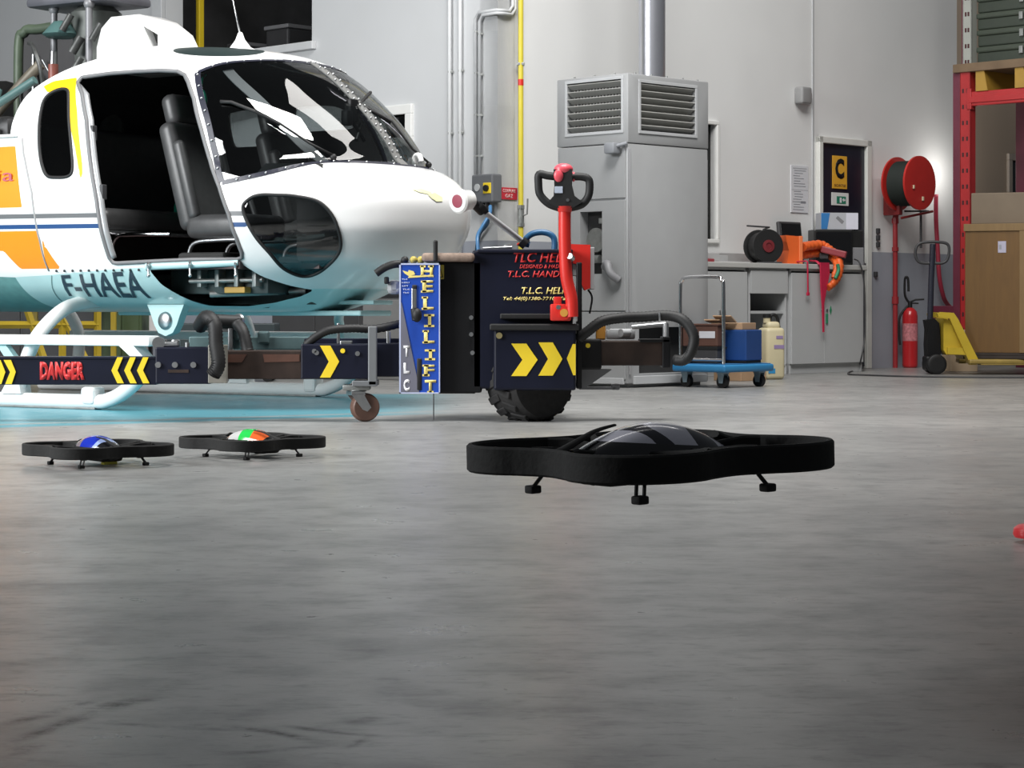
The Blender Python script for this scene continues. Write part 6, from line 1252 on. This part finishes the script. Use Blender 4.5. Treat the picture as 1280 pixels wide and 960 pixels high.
# ------------------------------------------------------------------ behind the helicopter, left wall
t = thing('wall_cabinet', 'low dark grey cabinet against the wall seen beneath the nose', 'cabinet', at_left((sL(340, .5)+sL(452, .5))/2, .25), R(-45)); hw = (sL(452, .5)-sL(340, .5))/2; zt = zz(382, YL(sL(400, .5), .5))
bm = new(); box(bm, -hw, hw, -.25, .24, 0, zt, .006); obj('carcass', bm, mat('slate_grey', (.085, .085, .088), .5), t); bm = new(); box(bm, -hw-.01, hw+.01, -.26, .25, zt, zt+.02, .003); obj('cabinet_top', bm, mid_grey, t); bm = new(); box(bm, -hw+.02, -.005, -.262, -.25, .08, zt-.02, .003); box(bm, .005, hw-.02, -.262, -.25, .08, zt-.02, .003); obj('door', bm, mat('slate_grey', (.085, .085, .088), .5), t)
t = thing('wall_cabinet', 'low pale grey cabinet with dark top, left of the blue sign panel', 'cabinet', at_left((sL(453, .5)+sL(520, .5))/2, .25), R(-45)); hw = (sL(520, .5)-sL(453, .5))/2; zt = zz(372, YL(sL(480, .5), .5))
bm = new(); box(bm, -hw, hw, -.25, .24, 0, zt, .006); obj('carcass', bm, mat('mid_pale_grey', (.33, .33, .33), .5), t); bm = new(); box(bm, -hw-.01, hw+.01, -.26, .25, zt, zt+.03, .003); obj('cabinet_top', bm, dark_grey, t); bm = new(); box(bm, -hw+.02, hw-.02, -.262, -.25, .08, zt-.02, .003); obj('door', bm, mat('mid_pale_grey', (.33, .33, .33), .5), t)
BY = 17.2
t = thing('green_cabinet', 'dark olive green metal cabinet behind the landing skid', 'cabinet', (xx(152, BY), BY, 0)); hw = 25/FPX*BY; bm = new(); box(bm, -hw, hw, 0, .5, 0, .62, .008); obj('carcass', bm, mat('olive_green', (.055, .085, .035), .5, var=.06), t); bm = new(); box(bm, -hw+.02, -.004, -.012, 0, .05, .58, .003); box(bm, .004, hw-.02, -.012, 0, .05, .58, .003); obj('door', bm, mat('olive_green', (.055, .085, .035), .5), t)
t = thing('white_box', 'small white box on a stand behind the belly of the helicopter', 'box', (xx(194, BY), BY, 0)); bm = new(); box(bm, -.05, .055, 0, .2, .34, .56, .006); obj('box_body', bm, mat('box_white', (.62, .60, .60), .5), t); bm = new(); box(bm, -.12, .10, 0, .25, .30, .34, .006); box(bm, -.10, -.06, 0, .05, 0, .30); box(bm, .04, .08, 0, .05, 0, .30); box(bm, -.10, -.06, .2, .25, 0, .30); box(bm, .04, .08, .2, .25, 0, .30); obj('stand', bm, mid_grey, t)
SY = 16.4; st_ = thing('maintenance_stand', 'yellow steel maintenance stand under the tail end of the helicopter cabin', 'stand', (xx(60, SY), SY+.3, 0)); ym = mat('stand_yellow', (.38, .27, .02), .45, var=.12)
for nm, pts in (('leg', [(22, 352), (52, 440), (66, 478)]), ('leg', [(58, 352), (84, 405), (122, 478)]), ('post', [(122, 350), (122, 478)]), ('post', [(78, 385), (78, 478)]), ('rail', [(-20, 406), (124, 406)]), ('rail', [(-20, 358), (126, 358)])):
    for k in (0,) if nm != 'rail' else (0,):
        bm = new(); tube(bm, [wp(a, min(b, HOR+FPX*EYE/SY), SY) for a, b in pts], .028, 4, up=(0, 1, 0)); obj(nm, bm, ym, st_, world=True)
bm = new(); box(bm, xx(-20, SY), xx(126, SY), SY, SY+.7, zz(358, SY), zz(358, SY)+.04, .004); obj('deck', bm, mid_grey, st_, world=True)
for nm, a in (('post', 122), ('post', 20)):
    bm = new(); box(bm, xx(a, SY)-.02, xx(a, SY)+.02, SY+.64, SY+.68, 0, zz(358, SY)); obj(nm, bm, ym, st_, world=True)
t = thing('dark_locker', 'black steel locker behind the yellow maintenance stand', 'locker', (xx(45, 17.9), 17.9, 0)); bm = new(); box(bm, -.75, .50, 0, .4, 0, .75, .01); obj('carcass', bm, dark_grey, t); bm = new(); box(bm, -.73, -.13, -.012, 0, .05, .72, .003); box(bm, -.11, .48, -.012, 0, .05, .72, .003); obj('door', bm, mat('locker_black', (.03, .03, .032), .5), t)
t = thing('tool_trolley', 'low dark tool trolley behind the nose end of the skids', 'trolley', (xx(276, 16.9), 16.9, 0)); bm = new(); box(bm, -.42, .42, 0, .4, .08, .46, .01); obj('trolley_body', bm, mat('dark_teal_steel', (.04, .055, .06), .45), t)
for x in (-.36, .36):
    for y in (.05, .35):
        bm = new(); cyl(bm, (x, y-.015, .042), (x, y+.015, .042), .042); box(bm, x-.02, x+.02, y-.02, y+.02, .05, .085); obj('castor_wheel', bm, black_rubber, t, 40)
